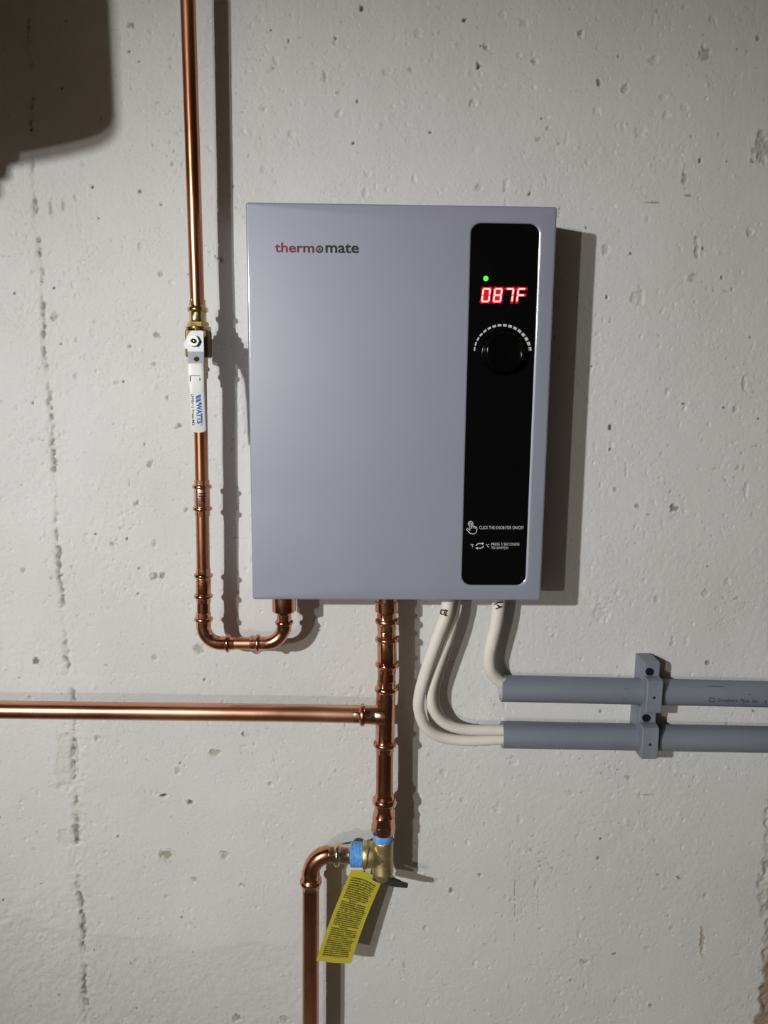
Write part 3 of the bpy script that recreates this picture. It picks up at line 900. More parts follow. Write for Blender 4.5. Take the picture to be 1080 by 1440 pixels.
sweep(mb, [c + nn * .0002, c + nn * .0008], [nn] * 2, [3.6 * k] * 2, (0, 0, 1), 20, 'round')
mb.build('handle_hole', DARKHOLE, handle)
mb = MB()
sl = Path([(275.6, 511.5, .0965), (276.6, 530, .0975), (280.6, 608, .0975)], .2, .095)
n_ = sl.len
pts_ = [(0, 11.2), (.6, 11.9), (4, 11.9), (n_ * .3, 11.3), (n_ * .6, 10.9), (n_ - 5, 10.8), (n_ - 2.2, 10.0), (n_ - .7, 8.0), (n_, 5)]
P_, T_, A_, B_ = [], [], [], []
for t, r in pts_:
    x, y, d = sl.at(t); P_.append(P(x, y, d)); T_.append(P(*sl.at(min(t + 1, n_))) - P(*sl.at(max(t - 1, 0)))); A_.append(r * K(x, y, d)); B_.append(.0048 * (1 if t < n_ - 3 else .8))
sweep(mb, P_, T_, A_, (0, -1, 0), 32, 'sq', [4.5] * len(P_), B_)
sleeve = mb.build('handle_sleeve', SLEEVE, handle, sharp=50)
SD = .0975 + .0048 / S + .00015
mb = MB()
text_px(mb, 'WATTS', ((283.9, 566.5), (284.9, 595.6), (276.8, 596.0), (275.8, 567)), SD, .055)
# slanted double bar emblem ahead of the name
for o_ in (0, 5.2):
    poly_px(mb, [(282.2, 554 + o_), (282.6, 558.2 + o_), (275.6, 561.6 + o_), (275.3, 557.4 + o_)], SD - .0001, SD)
poly_px(mb, [(282.8, 565.2), (283.0, 568), (279.4, 568), (279.2, 566.6)], SD - .0001, SD)
stroke_px(mb, [(283.4 + .9 * math.cos(a * .63), 597.6 + .9 * math.sin(a * .63)) for a in range(10)], .6, SD, True)
mb.build('handle_lettering', BLUEINK, handle)
mb = MB()
text_px(mb, 'LFFBV-3 Press-M2', ((272.2, 554.0), (273.8, 598.0), (270.2, 598.2), (268.4, 554.2)), SD, .012)
stroke_px(mb, [(267.2, 528.4), (281, 528.4)], .8, SD)
stroke_px(mb, [(267.3, 528.4), (267.6, 536.3)], 1.2, SD)
stroke_px(mb, [(280.9, 531.4), (281.1, 535.8)], 1.3, SD)
mb.build('handle_lettering', INK, handle)

# ------------------------------------------------------------------ copper: the run under the valve
inlet = thing('copper_pipe_run', 'copper pipe run bending from the ball valve up into the left heater port', 'pipe', P(343, 904.5, .05))
low = Path([(281.0, 528), (284.2, 690), (286, 800), (286.2, 904.5), (399.6, 904.5), (399.6, 838)], .5, .051)
Yl = lambda y: low.find(y=y)
Xl = lambda x: low.find(x=x)


def straight(par, pth, t0, t1, r0, r1, m=COPPER, name='pipe', step=None):
    b_ = MB()
    tube(b_, pth, [(t0, r0), (t1, r1)], step=step)
    return b_.build(name, m, par)


def coupling(par, pth, t0, tb0, tb1, t1, r, rb, rp, m=FITTING, name='coupling', bw=5.5, mid=None):
    """press coupling: crimped end, bead, plain middle, bead, crimped end"""
    b_ = MB()
    st = [(t0, rp), (t0 + .6, r * .97, .75), (tb0 - bw / 2 - .4, r * .97, .75)] + bead(tb0, r, rb, bw) + [(tb0 + bw / 2 + .3, r, .75), (tb0 + bw / 2 + 1.5, mid or r, .55),
          (tb1 - bw / 2 - 1.5, mid or r, .55), (tb1 - bw / 2 - .3, r, .75)] + bead(tb1, r, rb, bw) + [(tb1 + bw / 2 + .4, r * .97, .75), (t1 - .6, r * .97, .75), (t1, rp)]
    tube(b_, pth, st, kind='hex', seg=36)
    return b_.build(name, m, par, sharp=28)


straight(inlet, low, Yl(531), Yl(680), 9.5, 9.3)
coupling(inlet, low, Yl(674.8), Yl(684.3), Yl(715), Yl(725.6), 11.2, 13.6, 9.4)
straight(inlet, low, Yl(720), Yl(805), 9.3, 9.1)
coupling(inlet, low, Yl(799), Yl(809), Yl(838), Yl(847.5), 10.8, 13.1, 9.2)
straight(inlet, low, Yl(842), Yl(868), 9.1, 9.0)
e1 = Path([(286.2, 858), (286.2, 904.6), (332, 904.6)], 25, .051)
mb = MB()
a, b = e1.find(y=870.5), e1.find(x=320.5)
st = [(e1.find(y=861), 9.2), (e1.find(y=861.6), 10.6, .7), (a - 3.2, 10.8, .7)] + bead(a, 10.9, 13.0, 5.5) + [(a + 3.2, 10.8, .7), (a + 13, 10.6, .7), (a + 16, 9.8), (b - 22, 9.6), (b - 18, 10.3, .6), (b - 3.2, 10.4, .7)] + bead(b, 10.5, 12.9, 5.5) + [(b + 3.2, 10.2, .7), (b + 9, 10.2, .7), (b + 9.5, 9.0)]
tube(mb, e1, st, kind='hex', seg=36, step=2.5)
mb.build('elbow', FITTING, inlet, sharp=28)
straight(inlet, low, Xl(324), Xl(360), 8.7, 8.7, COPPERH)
e2 = Path([(350, 904.6), (399.6, 904.6), (399.6, 856)], 26, .051)
mb = MB()
a, b = e2.find(x=363), e2.find(y=875)
st = [(e2.find(x=352), 9.0), (e2.find(x=352.6), 10.2, .7), (a - 3.2, 10.2, .7)] + bead(a, 10.4, 12.9, 5.5) + [(a + 3.2, 10.3, .7), (a + 11, 10.2, .7), (a + 14, 9.7), (b - 14, 9.8), (b - 10, 10.4), (b - 3, 10.5)] + bead(b, 10.6, 12.8, 5.5) + [(b + 3, 10.5, .7), (b + 9, 10.4, .7), (b + 12.6, 9.6)]
tube(mb, e2, st, kind='hex', seg=36, step=2.5)
mb.build('elbow', FITTING, inlet, sharp=28)
ad = Path([(399.6, 880), (399.4, 836)], 1, .051)
mb = MB()
t_ = lambda y: 880 - y
tube(mb, ad, [(t_(866), 8.6), (t_(862.8), 10.2), (t_(862), 11.5), (t_(859), 16.2), (t_(858), 17.0, .35), (t_(838), 17.0, .35)], kind='hex', seg=36)
mb.build('adapter', FITTING, inlet, sharp=28)

# ------------------------------------------------------------------ copper: the centre drop with its tee
DC = 0.054
outl = thing('copper_drop_pipe', 'central copper drop with tee hanging from the heater to the relief valve', 'pipe', P(541, 1170, DC))
cd = Path([(543.6, 836, .049), (544.2, 935, .050), (542.8, 970, .0515), (541.2, 1046, .0535), (540.6, 1120, DC), (538.6, 1185, DC)], .3, DC)
Yc = lambda y: cd.find(y=y)
mb = MB()
st = [(Yc(838), 15), (Yc(844.5), 15), (Yc(845.5), 16.6, .3), (Yc(858.5), 16.8, .3), (Yc(860.5), 14.6), (Yc(861.5), 14.2, .8), (Yc(869), 14.4, .8)] + bead(Yc(873.3), 14.4, 16.6, 6.5) + [(Yc(877.5), 14.2, .8), (Yc(886.5), 14, .8), (Yc(887), 12.4)]
tube(mb, cd, st, kind='hex', seg=36)
mb.build('adapter', FITTING, outl, sharp=28)
coupling(outl, cd, Yc(887), Yc(898.6), Yc(934.6), Yc(945.5), 13.9, 16.6, 12.5, mid=14.0, bw=6.5)
straight(outl, cd, Yc(940), Yc(965), 12.5, 12.4)
# tee
mb = MB()
st = [(Yc(956.5), 12.4), (Yc(957), 13.6, .8), (Yc(964.5), 13.8, .8)] + bead(Yc(968.8), 13.8, 16.3, 6.5) + [(Yc(973), 13.7, .6), (Yc(985), 13.6, .3), (Yc(1030), 13.6, .3), (Yc(1041), 13.7, .6)] + bead(Yc(1046), 13.8, 16.4, 6.5) + [(Yc(1050.5), 13.3, .8), (Yc(1057.5), 13.0, .8), (Yc(1058), 12)]
tube(mb, cd, st, kind='hex', seg=36)
tb = Path([(541.8, 1005.6), (496, 1005.2)], 1, DC)
tt = lambda x: 541.8 - x
st = [(tt(541), 15.5), (tt(531), 15.2), (tt(528), 14.0), (tt(525), 13.4), (tt(514), 13.3, .4)] + bead(tt(509.6), 13.3, 16.0, 6.5) + [(tt(505), 13.0, .8), (tt(498), 13.0, .8), (tt(497.5), 12)]
tube(mb, tb, st, kind='hex', seg=36)
mb.build('tee', FITTING, outl, sharp=28)
mb = MB()
kk = K(523, 1010, DC)
def on_branch(q):
    return cyl_hit(q, path_axis(tb), 13.7 * kk / S) + .0003
quad = np.array([(520.6 + 6.6 * u, 1003.6 + 14 * v) for v in np.linspace(0, .8, 6) for u in (0, 1)])
dd = on_branch(quad)
mb.add([P(x, y, z) for (x, y), z in zip(quad, dd)], [(2 * i, 2 * i + 1, 2 * i + 3, 2 * i + 2) for i in range(5)])
mb.build('sticker', INK, outl)['label'] = 'small black mark on the tee branch'
straight(outl, cd, Yc(1052), Yc(1124), 12.0, 12.0)
mb = MB()
st = [(Yc(1116.5), 12.0), (Yc(1117.5), 13.0), (Yc(1120), 13.6)] + bead(Yc(1126), 14, 16.8, 9) + [(Yc(1132), 14.2), (Yc(1135), 14.2, .7), (Yc(1141), 14.8, .8), (Yc(1146), 16), (Yc(1147), 16.4, .9), (Yc(1158), 16.8, .9), (Yc(1159), 17.6, .9), (Yc(1167), 17.9, .9), (Yc(1169.8), 15.8), (Yc(1170.4), 13.5)]
tube(mb, cd, st, kind='hex', seg=36)
mb.build('adapter', FITTING, outl, sharp=28)
# writing rubbed on the couplings
mb = MB()
kq = K(284.5, 700, .051)
g_ = lambda q: cyl_hit(q, path_axis(low, False), 11.4 * kq / S, False) + .0003
for pts in ([(279, 694.2), (290, 694.0)], [(279.2, 698), (290.2, 697.8)], [(284.4, 699), (284.2, 705.5)]):
    q = np.array([np.array(pts[0]) + (np.array(pts[1]) - np.array(pts[0])) * u for u in np.linspace(0, 1, 8)])
    stroke_px(mb, [tuple(p) for p in q], 2.0, lambda x, y: float(g_(np.array([[x, y]]))[0]))
mb.build('ink_mark', INK, inlet)['label'] = 'black ink mark on the upper coupling'

mb = MB()
hp = Path([(-70, 997.2), (0, 998.3), (430, 1003.2), (516, 1005.2)], .3, DC)
tube(mb, hp, [(0, 12.3), (hp.len * .5, 12.2), (hp.len, 12.0)], step=70)
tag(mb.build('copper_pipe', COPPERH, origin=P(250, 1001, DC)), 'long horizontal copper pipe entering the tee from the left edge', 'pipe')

# ------------------------------------------------------------------ relief valve
rv = thing('relief_valve', 'cast brass relief valve with blue thread tape under the central copper drop', 'valve', P(538, 1237, DC))
bd = Path([(538.9, 1168), (538.2, 1240)], .3, DC)
yb = lambda y: bd.find(y=y)
mb = MB()
tube(mb, bd, [(yb(1179), 13.2), (yb(1181), 14.4), (yb(1183), 14.8), (yb(1191), 14.8), (yb(1193), 14.4), (yb(1195), 14.4), (yb(1222), 14.4), (yb(1223.2), 15.0), (yb(1225.4), 15.0), (yb(1226.5), 14.0), (yb(1231), 13.4), (yb(1234), 11.6), (yb(1237), 9.5)], kind='round', seg=36)
arm = Path([(538.5, 1201.8), (508, 1201.6)], .3, DC)
xa = lambda x: 538.5 - x
tube(mb, arm, [(xa(538), 14.6), (xa(531), 15.4), (xa(527), 17.2), (xa(524), 17.8), (xa(516.5), 17.8), (xa(515.6), 18.8), (xa(511), 18.8), (xa(509.8), 18.2), (xa(509.5), 15)], kind='round', seg=36)
kv = K(538, 1200, DC)
gv = lambda q: np.maximum(cyl_hit(q, path_axis(bd, False), 14.5 * kv / S, False), np.where(np.atleast_2d(q)[:, 0] < 538, cyl_hit(q, path_axis(arm), 15.2 * kv / S), 0))
def vd(x, y): return float(gv(np.array([[x, y]]))[0])
for pts, w_ in (([(525.6, 1192.8), (528.2, 1196.5), (531, 1200.4), (534, 1203.2), (538, 1204.2)], 1.6), ([(538.6, 1191.2), (540.6, 1189.2), (542.4, 1187)], 1.6), ([(530, 1191.6), (536, 1192.4), (541, 1192)], 1.4)):
    P_ = [P(x, y, vd(x, y) - .0002) for x, y in pts]
    sweep(mb, P_, [P_[min(i + 1, len(P_) - 1)] - P_[max(i - 1, 0)] for i in range(len(P_))], [w_ / 2 * kv] * len(P_), (0, -1, 0), 8, 'round')
text_px(mb, 'XH', ((531, 1207.5), (543.5, 1207.8), (543.2, 1213.8), (530.8, 1213.5)), lambda q: gv(q) + .0006, .03)
mb.build('body', BRASSC, rv, sharp=35)
mb = MB()
tube(mb, bd, [(yb(1169.5), 12.8), (yb(1170.5), 13.8), (yb(1175), 14.0), (yb(1176), 14.2), (yb(1180.6), 14.1), (yb(1181.6), 13.4)], kind='round')
mb.build('thread_tape', TAPE, rv)
mb = MB()
tp = Path([(510.5, 1201.6), (488, 1201.2)], .3, DC)
st = [(0, 15)] + [(1.0 + i * 1.0, 16.8 + (.35 if i % 2 else -.15)) for i in range(16)] + [(17.6, 16.2), (18, 14)]
tube(mb, tp, st, kind='round')
mb.build('thread_tape', TAPE, rv)
mb = MB()
lv = Path([(524, 1234.5, .060), (541, 1238.2, .0625), (556, 1242.2, .0625), (573.4, 1245.2, .062)], .2, .06)
tube(mb, lv, [(0, 2.2, 4), (3, 3.4, 4), (12, 4.4, 4), (24, 5.0, 4), (lv.len - 4, 3.7, 4), (lv.len - .8, 3.2, 4), (lv.len, 2.2, 4)], kind='sq', seg=20, flat=.7, step=4)
lvo = mb.build('lever', LEVER, rv, sharp=50)
mb = MB()
c = P(540, 1236, .059); k = K(540, 1236, .059)
sweep(mb, [c + Vector((0, .012, .002)), c + Vector((0, -.0045, -.001)), c + Vector((0, -.006, -.0012))], [(0, -1, -.1)] * 3, [2.2 * k, 2.2 * k, 1.2 * k], (0, 0, 1), 14, 'round')
mb.build('lever_pin', STEEL, lvo)
# lower fork of the lever, seen in the shadow it throws
mb = MB()
ct = Path([(534, 1233, .038), (548, 1236, .040), (563, 1240, .040)], .2, .04)
tube(mb, ct, [(0, 3, 4), (10, 3.6, 4), (ct.len, 2.4, 4)], kind='sq', seg=12, flat=.5)
mb.build('lever_fork', LEVER, rv, sharp=50)

# ------------------------------------------------------------------ discharge pipe
dp = thing('discharge_pipe', 'copper discharge pipe turning down from the relief valve past the yellow tag', 'pipe', P(436.6, 1440, DC))
d1 = Path([(494, 1201.0), (437.2, 1200.6), (436.6, 1500)], 28, DC)
mb = MB()
b_ = Path([(494, 1201.0), (455, 1200.9)], .2, DC)
xb = lambda x: 494 - x
st = [(xb(494), 13), (xb(491.6), 13.8), (xb(490.5), 14.2, .8), (xb(479), 13.8, .8)] + bead(xb(474.2), 13.8, 17.4, 7) + [(xb(470), 13.8, .8), (xb(463.2), 14, .8), (xb(462.6), 12)]
tube(mb, b_, st, kind='hex', seg=36)
mb.build('press_adapter', BRASSP, dp, sharp=28)['label'] = 'pale brass press adapter'
mb = MB()
a = d1.find(y=1239)
st = [(d1.find(x=470), 11.6), (d1.find(x=462), 12.0), (d1.find(x=455), 12.2), (a - 14, 12.0), (a - 12, 13.0, .4), (a - 5, 13.4, .6)] + bead(a, 13.6, 15.6, 7) + [(a + 4.6, 13.0, .7), (a + 9.6, 12.8, .7), (a + 10, 11.8)]
tube(mb, d1, st, kind='hex', seg=36, step=2.5)
mb.build('elbow', FITTING, dp, sharp=28)
straight(dp, d1, d1.find(y=1242), d1.find(y=1495), 11.6, 11.4)

# ------------------------------------------------------------------ yellow tag
TG = mat('yellow_tag', (.62, .55, .06), .5)
b = TG.node_tree.nodes['Principled BSDF']
uvn = nd(TG, 'ShaderNodeUVMap'); uvn.uv_map = 'UVMap'
sx_ = nd(TG, 'ShaderNodeSeparateXYZ'); lk(TG, uvn.outputs[0], sx_.inputs[0])


def mth(op, a, b2=None, c2=None):
    n = nd(TG, 'ShaderNodeMath', operation=op)
    for i, q in enumerate((a, b2, c2)):
        if q is None: continue
        if isinstance(q, (int, float)): n.inputs[i].default_value = q
        else: lk(TG, q, n.inputs[i])
    return n.outputs[0]


ROWS = 44
u_, v_ = sx_.outputs[0], sx_.outputs[1]
row = mth('MULTIPLY', v_, ROWS)
fr = mth('FRACT', row); ri_ = mth('FLOOR', row)
band = mth('LESS_THAN', mth('ABSOLUTE', mth('SUBTRACT', fr, .5)), .34)
cb = nd(TG, 'ShaderNodeCombineXYZ'); lk(TG, mth('MULTIPLY', u_, 36), cb.inputs[0]); lk(TG, mth('MULTIPLY', ri_, 7.3), cb.inputs[1])
wn = nd(TG, 'ShaderNodeTexNoise'); wn.inputs['Scale'].default_value = 1.0; wn.inputs['Detail'].default_value = 1; lk(TG, cb.outputs[0], wn.inputs['Vector'])
cb3 = nd(TG, 'ShaderNodeCombineXYZ'); lk(TG, mth('MULTIPLY', u_, 210), cb3.inputs[0]); lk(TG, mth('MULTIPLY', v_, 170), cb3.inputs[1])
wl = nd(TG, 'ShaderNodeTexNoise'); wl.inputs['Scale'].default_value = 1.0; wl.inputs['Detail'].default_value = 1; lk(TG, cb3.outputs[0], wl.inputs['Vector'])
words = mth('MULTIPLY', mth('GREATER_THAN', wn.outputs['Fac'], .37), mth('GREATER_THAN', wl.outputs['Fac'], .42))
cb2 = nd(TG, 'ShaderNodeCombineXYZ'); lk(TG, mth('MULTIPLY', ri_, 3.7), cb2.inputs[0])
w2 = nd(TG, 'ShaderNodeTexWhiteNoise'); w2.noise_dimensions = '3D'; lk(TG, cb2.outputs[0], w2.inputs['Vector'])
rend = mth('ADD', mth('MULTIPLY', mth('POWER', w2.outputs['Value'], 0.35), .12), .78)
inside = mth('MULTIPLY', mth('GREATER_THAN', u_, .11), mth('LESS_THAN', u_, rend))
inside = mth('MULTIPLY', inside, mth('MULTIPLY', mth('GREATER_THAN', v_, .06), mth('LESS_THAN', v_, .93)))
gap = None
for vv in (17, 30):
    g1 = mth('GREATER_THAN', mth('ABSOLUTE', mth('SUBTRACT', ri_, vv)), .5)
    g1 = mth('MAXIMUM', g1, mth('LESS_THAN', mth('ABSOLUTE', mth('SUBTRACT', u_, .45)), .13))
    gap = g1 if gap is None else mth('MULTIPLY', gap, g1)
ink = mth('MULTIPLY', mth('MULTIPLY', band, words), mth('MULTIPLY', inside, gap))
mx = nd(TG, 'ShaderNodeMix', data_type='RGBA')
lk(TG, ink, mx.inputs['Factor']); mx.inputs['A'].default_value = (.60, .52, .055, 1); mx.inputs['B'].default_value = (.04, .034, .012, 1)
lk(TG, mx.outputs['Result'], b.inputs['Base Color'])
tagm = thing('warning_tag', 'yellow printed paper tag hanging slanted from the relief valve', 'tag', P(512, 1228, .06))
NU, NV = 8, 22
tl, tr, br_, bl_ = np.array((493.6, 1224)), np.array((536.4, 1240.5)), np.array((493.6, 1354.4)), np.array((444.6, 1351))
dl = np.array([[.048, .036], [.066, .052]])
vs, uvs = [], []
for off in (0, -.0004):
    for j in range(NV + 1):
        v = j / NV
        for i in range(NU + 1):
            u = i / NU
            p = (tl * (1 - u) + tr * u) * (1 - v) + (bl_ * (1 - u) + br_ * u) * v
            p = p + np.array((-2.2 * math.sin(math.pi * v), 0)) + np.array((0, -7 * math.sin(math.pi * u) * (1 - v) ** 6)) + np.array((0, 1.2 * math.sin(math.pi * u) * v ** 4))
            d = (dl[0, 0] * (1 - u) + dl[0, 1] * u) * (1 - v) + (dl[1, 0] * (1 - u) + dl[1, 1] * u) * v
            d += .004 * math.sin(math.pi * v) * (1 - .3 * u) + off
            vs.append(P(p[0], p[1], d)); uvs.append((u, 1 - v))
n1 = (NU + 1) * (NV + 1)
fs = []
for j in range(NV):
    for i in range(NU):
        a = j * (NU + 1) + i
        fs.append((a, a + NU + 1, a + NU + 2, a + 1)); fs.append((n1 + a, n1 + a + 1, n1 + a + NU + 2, n1 + a + NU + 1))
edge = [i for i in range(NU + 1)] + [j * (NU + 1) + NU for j in range(1, NV + 1)] + [NV * (NU + 1) + i for i in range(NU - 1, -1, -1)] + [j * (NU + 1) for j in range(NV - 1, 0, -1)]
for a, b2 in zip(edge, edge[1:] + edge[:1]):
    fs.append((a, b2, n1 + b2, n1 + a))
mb = MB(); mb.add(vs, fs)
to = mb.build('paper', TG, tagm, recalc=False)
uvl = to.data.uv_layers.new(name='UVMap')
vi = np.zeros(len(to.data.loops), np.int32); to.data.loops.foreach_get('vertex_index', vi)
uvl.data.foreach_set('uv', np.array(uvs)[vi].astype(np.float32).ravel())
# tie loop of the tag over the valve's arm
mb = MB()
kx = K(512, 1201, DC)
cc = P(515.2, 1201.6, DC)
pts = []
for i in range(25):
    a = 2 * math.pi * i / 24
    pts.append(cc + Vector((.004 * math.cos(a), math.sin(a) * 19.4 * kx, math.cos(a) * 19.6 * kx - (.004 if math.cos(a) < -.6 else 0))))
sweep(mb, pts, [pts[(i + 1) % 24] - pts[i - 1 if i else 23] for i in range(25)], [.0007] * 25, (1, 0, 0), 8, 'round', cap=False)
mb.build('tie', mat('tie_cord', (.16, .15, .10), .6), tagm)

# ------------------------------------------------------------------ conduits, clamps
CD = 0.0235


def conduit(name, label, x0, y0, x1, y1, r0, r1):
    th_ = thing(name, label, 'conduit', P(x0, y0, CD))
    pth = Path([(x0, y0), (x1, y1)], .1, CD)
    mb = MB()
    tube(mb, pth, [(0, r0 - 2.6), (0, r0 - .6), (.5, r0), (pth.len, r1)], kind='round', seg=48, cap=False)
    mb.build('tube', PVC, th_, sharp=40)
    mb = MB()
    tube(mb, pth, [(-.01, r0 - .5), (0, r0 - 2.6), (90, r0 - 2.8)], kind='round', seg=48, cap=False)
    mb.build('sawn_end', PVCRIM, th_, sharp=40)['label'] = 'pale sawn rim and bore of the conduit'
    return th_, pth


c1, p1 = conduit('conduit', 'upper grey plastic conduit leaving right, one cable in its end', 703.6, 967.8, 1150, 977.8, 18.6, 18.0)
c2, p2 = conduit('conduit', 'lower grey plastic conduit leaving right, several cables in its end', 705.4, 1033.0, 1150, 1041.4, 18.6, 18.0)
# print along the upper conduit
mb = MB()
kc = K(1040, 976, CD)


_ca = path_axis(p1)


def cond_d(q):
    return cyl_hit(q, _ca, 18.3 * kc / S) + .0003


text_px(mb, 'Southern Pipe, Inc.', ((1009.5, 981.6), (1067.5, 983.2), (1067.3, 990.2), (1009.3, 988.6)), cond_d, .02, shear=.25)
text_px(mb, 'I', ((1075.6, 984.5), (1077.4, 984.6), (1077.2, 990.6), (1075.4, 990.4)), cond_d, .02)
def cdx(x, y): return float(cond_d(np.array([[x, y]]))[0])
stroke_px(mb, [(997.6, 981.6), (1004.8, 981.8), (1004.7, 986.8), (997.5, 986.6)], 1.8, cdx, True)
mb.build('conduit_lettering', INKG, c1)
SCUFF = mat('scuffed_pvc', (.12, .13, .15), .6)
for x0, x1, y in ((996, 1018, 965.0), (1052, 1056, 976.4), (878, 884, 968.5), (876, 880, 983)):
    mb = MB()
    stroke_px(mb, [(x, y + .02 * (x - x0)) for x in np.linspace(x0, x1, 6)], 1.4, cdx)
    mb.build('scuff', SCUFF, c1)


def clamp(label, tx, ty, screw, hole, fy0, fy1, fx0, fx1, tabx0, taby0):
    """pixel figures: front band fx0..fx1, fy0..fy1; tab top taby0; screw and hole centres"""
    FD, TD = .0530, .0375
    k = K(fx0, fy0, FD)
    f0 = PU(fx0, fy0, FD); f1 = PU(fx1, fy1, FD)
    x0, x1 = f0[0], f1[0]
    ztop = PU(screw[0], taby0, TD)[2]
    zf0, zf1 = f0[2], f1[2]
    zs = zf0 + .0022
    prof = [(.0, ztop), (TD - .003, ztop), (TD, ztop - .003), (TD, zs), (FD - .004, zf0 + .0012), (FD - .001, zf0 - .0006), (FD, zf0 - .003), (FD, zf1 + .0015), (FD - .0015, zf1), (.0, zf1)]
    th_ = thing('pipe_clamp', label, 'clamp', W(((x0 + x1) / 2, -.0005, zf1)))
    mb = MB()
    n = len(prof)
    vs = []
    e = .0012
    for xx, s in ((x0, 1), (x0 + e, 0), (x1 - e, 0), (x1, 1)):
        cz = np.mean([p[1] for p in prof]); cdp = np.mean([p[0] for p in prof])
        for d, z in prof:
            dd_ = d - (e * .7 if (s and d > .004) else 0)
            zz_ = z - (math.copysign(e * .7, z - cz) if s else 0)
            vs.append(W((xx, -dd_, zz_)))
    fs = [tuple(range(n)), tuple(reversed(range(3 * n, 4 * n)))]
    for j in range(3):
        fs += [(j * n + i, (j + 1) * n + i, (j + 1) * n + (i + 1) % n, j * n + (i + 1) % n) for i in range(n)]
    mb.add(vs, fs)
    mb.build('body', CLAMP, th_, sharp=30)
    mb = MB()
    c = P(screw[0], screw[1], TD); kk_ = K(*screw, TD)
    sweep(mb, [c + Vector((0, .002, 0)), c + Vector((0, -.0030, 0)), c + Vector((0, -.0036, 0)), c + Vector((0, -.0036, 0)), c + Vector((0, -.0016, 0))], [(0, -1, 0)] * 5, [5.9 * kk_, 5.9 * kk_, 5.3 * kk_, 3.2 * kk_, 2.8 * kk_], (0, 0, 1), 24, 'hex', [.9, .9, .6, 0, 0])
    mb.build('screw', SCREW, th_)['label'] = 'dark blue hex screw head'
    mb = MB()
    c = P(hole[0], hole[1], FD); kk_ = K(*hole, FD)
    sweep(mb, [c + Vector((0, .001, 0)), c + Vector((0, -.0003, 0))], [(0, -1, 0)] * 2, [2.1 * kk_] * 2, (0, 0, 1), 16, 'round')
    mb.build('drain_hole', DARKHOLE, th_)
    return th_


clamp('grey plastic clamp with dark screw on the upper conduit', 0, 0, (912.8, 944.2), (919.8, 981.2), 958.5, 1003.6, 911, 930.2, 893, 931)
clamp('grey plastic clamp with dark screw on the lower conduit', 0, 0, (908, 1009.2), (914.2, 1047.2), 1024, 1067.8, 904.2, 924.8, 888, 995)

# ------------------------------------------------------------------ cables


def cable(label, pts, r0, r1, group=None, name='cable'):
    pth = Path(pts, smooth=True)
    mb = MB()
    n = max(20, int(pth.len / 5))
    tube(mb, pth, [(pth.len * i / n, r0 + (r1 - r0) * i / n) for i in range(n + 1)], kind='round', seg=24)
    th_ = thing(name, label, 'cable', P(*pts[0]))
    mb.build('jacket', WIRE, th_, sharp=60)
    return th_, pth


w1, q1 = cable('thick cream cable marked 10, front and leftmost of the three entering the lower conduit',
               [(630.5, 832, .052), (629.5, 850, .052), (625.5, 868, .0515), (613.6, 900, .050), (597, 950, .045), (589.2, 982, .040), (590.2, 1003, .034), (600, 1024, .028), (622, 1037, .024), (660, 1041.6, .022), (706, 1040, .021), (770, 1040.6, .021)], 9.2, 6.6)
w2, q2 = cable('cream cable behind the marked one, lying on top of it in the lower conduit',
               [(641, 834, .036), (639, 865, .036), (631, 895, .036), (619, 928, .036), (608.6, 960, .0355), (605.6, 982, .035), (611, 1002, .0335), (627, 1018, .031), (655, 1026, .029), (706, 1027, .0275), (770, 1028, .0275)], 6.6, 7.6)
w3, q3 = cable('thin cream cable mostly hidden behind the two thicker ones entering the lower conduit',
               [(645, 834, .022), (643.4, 856, .022), (637, 892, .022), (627, 928, .021), (618, 956, .020), (614.5, 980, .019), (618, 1000, .0175), (630, 1014, .016), (655, 1024, .015), (706, 1029, .0145), (770, 1030, .0145)], 3.6, 3.4)
w4, q4 = cable('thick cream cable marked H curving into the upper conduit',
               [(701.4, 832, .037), (700.8, 850, .037), (697.4, 876, .0365), (691.4, 902, .036), (687.2, 925, .034), (689.2, 942, .033), (697.5, 953.6, .030), (712, 961, .0278), (770, 966.5, .0278)], 9.6, 7.4)
w5, q5 = cable('thin cream cable tucked behind the thick one at the upper conduit mouth',
               [(704.6, 834, .016), (703.6, 856, .016), (699, 890, .0165), (694.2, 918, .017), (695.4, 938, .0185), (702, 951, .0165), (714, 961, .0150), (770, 965, .0150)], 3.6, 3.2)


def wire_mark(par, w_path, strokes, r, width, name='ink_mark'):
    mb = MB()
    for pts in strokes:
        pts = [np.array(p, float) for p in pts]
        fine = []
        for a, b2 in zip(pts[:-1], pts[1:]):
            for u in np.linspace(0, 1, 5)[:-1]:
                fine.append(a + (b2 - a) * u)
        fine.append(pts[-1])

        def dep(x, y):
            t = w_path.find(y=y)
            cx, cy, d = w_path.at(t)
            return float(cyl_hit([[x, y]], path_axis(w_path, False), r * K(cx, cy, d) / S, False)[0]) + .0004
        stroke_px(mb, [tuple(p) for p in fine], width, dep)
    o = mb.build(name, INK, par)
    o['label'] = 'black handwritten mark'


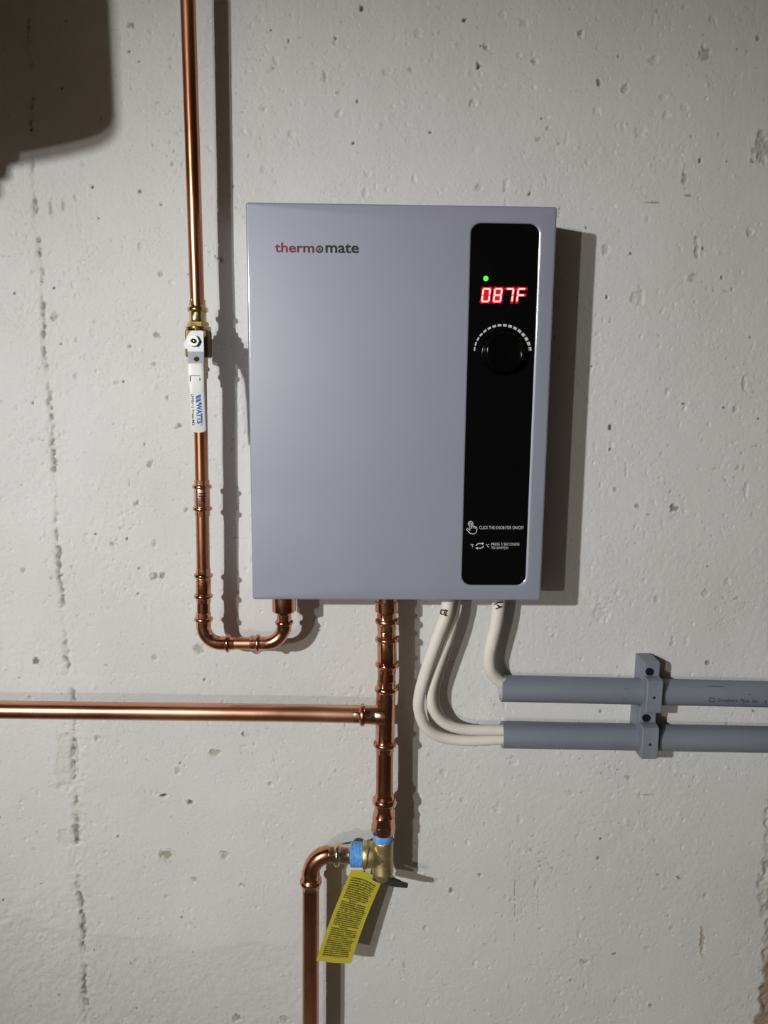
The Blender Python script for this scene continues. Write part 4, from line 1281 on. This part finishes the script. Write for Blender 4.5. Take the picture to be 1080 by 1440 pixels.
wire_mark(w1, q1, [[(620.6, 857.2), (619.4, 862.6), (621.6, 864.2), (624.4, 863.4), (625.2, 858.6), (620.6, 857.2)], [(627.6, 858.4), (626.6, 865.4)], [(625.4, 857.6), (629.6, 859.2)], [(624.4, 864.6), (628.8, 866)]], 9.3, 1.7)
wire_mark(w4, q4, [[(694.4, 850.4), (700, 847.6), (707, 846.6)], [(698.6, 850.6), (704.4, 853.8)], [(697.0, 856.4), (700.6, 855), (706.4, 852.8)], [(700.4, 851.4), (702.4, 855.4)]], 9.7, 1.7)

# ------------------------------------------------------------------ expansion tank beyond the left edge of the frame (it throws the rounded shadow)
tk_d = .36
ta = tk_d / 2.115
wx, wz = PU(96, 166, 0)[0], PU(96, 166, 0)[2]
ex_ = wx + (-1.37 - wx) * ta; ez_ = wz + (.452 - wz) * ta          # silhouette corner on the lamp's ray
R_ = .150
cxk = ex_ - R_ * .93
tank = thing('expansion_tank', 'dark rounded expansion tank hanging from the ceiling left of the view', 'tank', W((cxk, -tk_d - .05, ez_)))
mb = MB()
prof = [(-.049, .0), (-.048, .02), (-.044, .05), (-.037, .08), (-.030, .105), (-.0235, .126), (-.018, .138), (-.011, .1455), (-.003, .149), (.006, R_), (.19, R_), (.205, .147), (.225, .12), (.24, .06), (.244, .02)]
sweep(mb, [W((cxk, -tk_d - .05, ez_ + dz)) for dz, r in prof], [(0, 0, 1)] * len(prof), [max(r, .001) * S for dz, r in prof], (0, 1, 0), 48, 'round')
mb.build('shell', TANKM, tank, sharp=50)
mb = MB()
prof = [(-.077, .010), (-.075, .013), (-.06, .013), (-.058, .020), (-.045, .022)]
sweep(mb, [W((cxk + .030, -tk_d - .05, ez_ + dz)) for dz, r in prof], [(0, 0, 1)] * len(prof), [r * S for dz, r in prof], (0, 1, 0), 20, 'round')
mb.build('air_valve', BRASS, tank)
mb = MB()
top = W((cxk, -tk_d - .05, ez_ + .24)); end = Vector((top.x, top.y, ZT))
sweep(mb, [top, end], [(0, 0, 1)] * 2, [.014, .014], (0, 1, 0), 20, 'round')
mb.build('hanger_pipe', COPPER, tank)
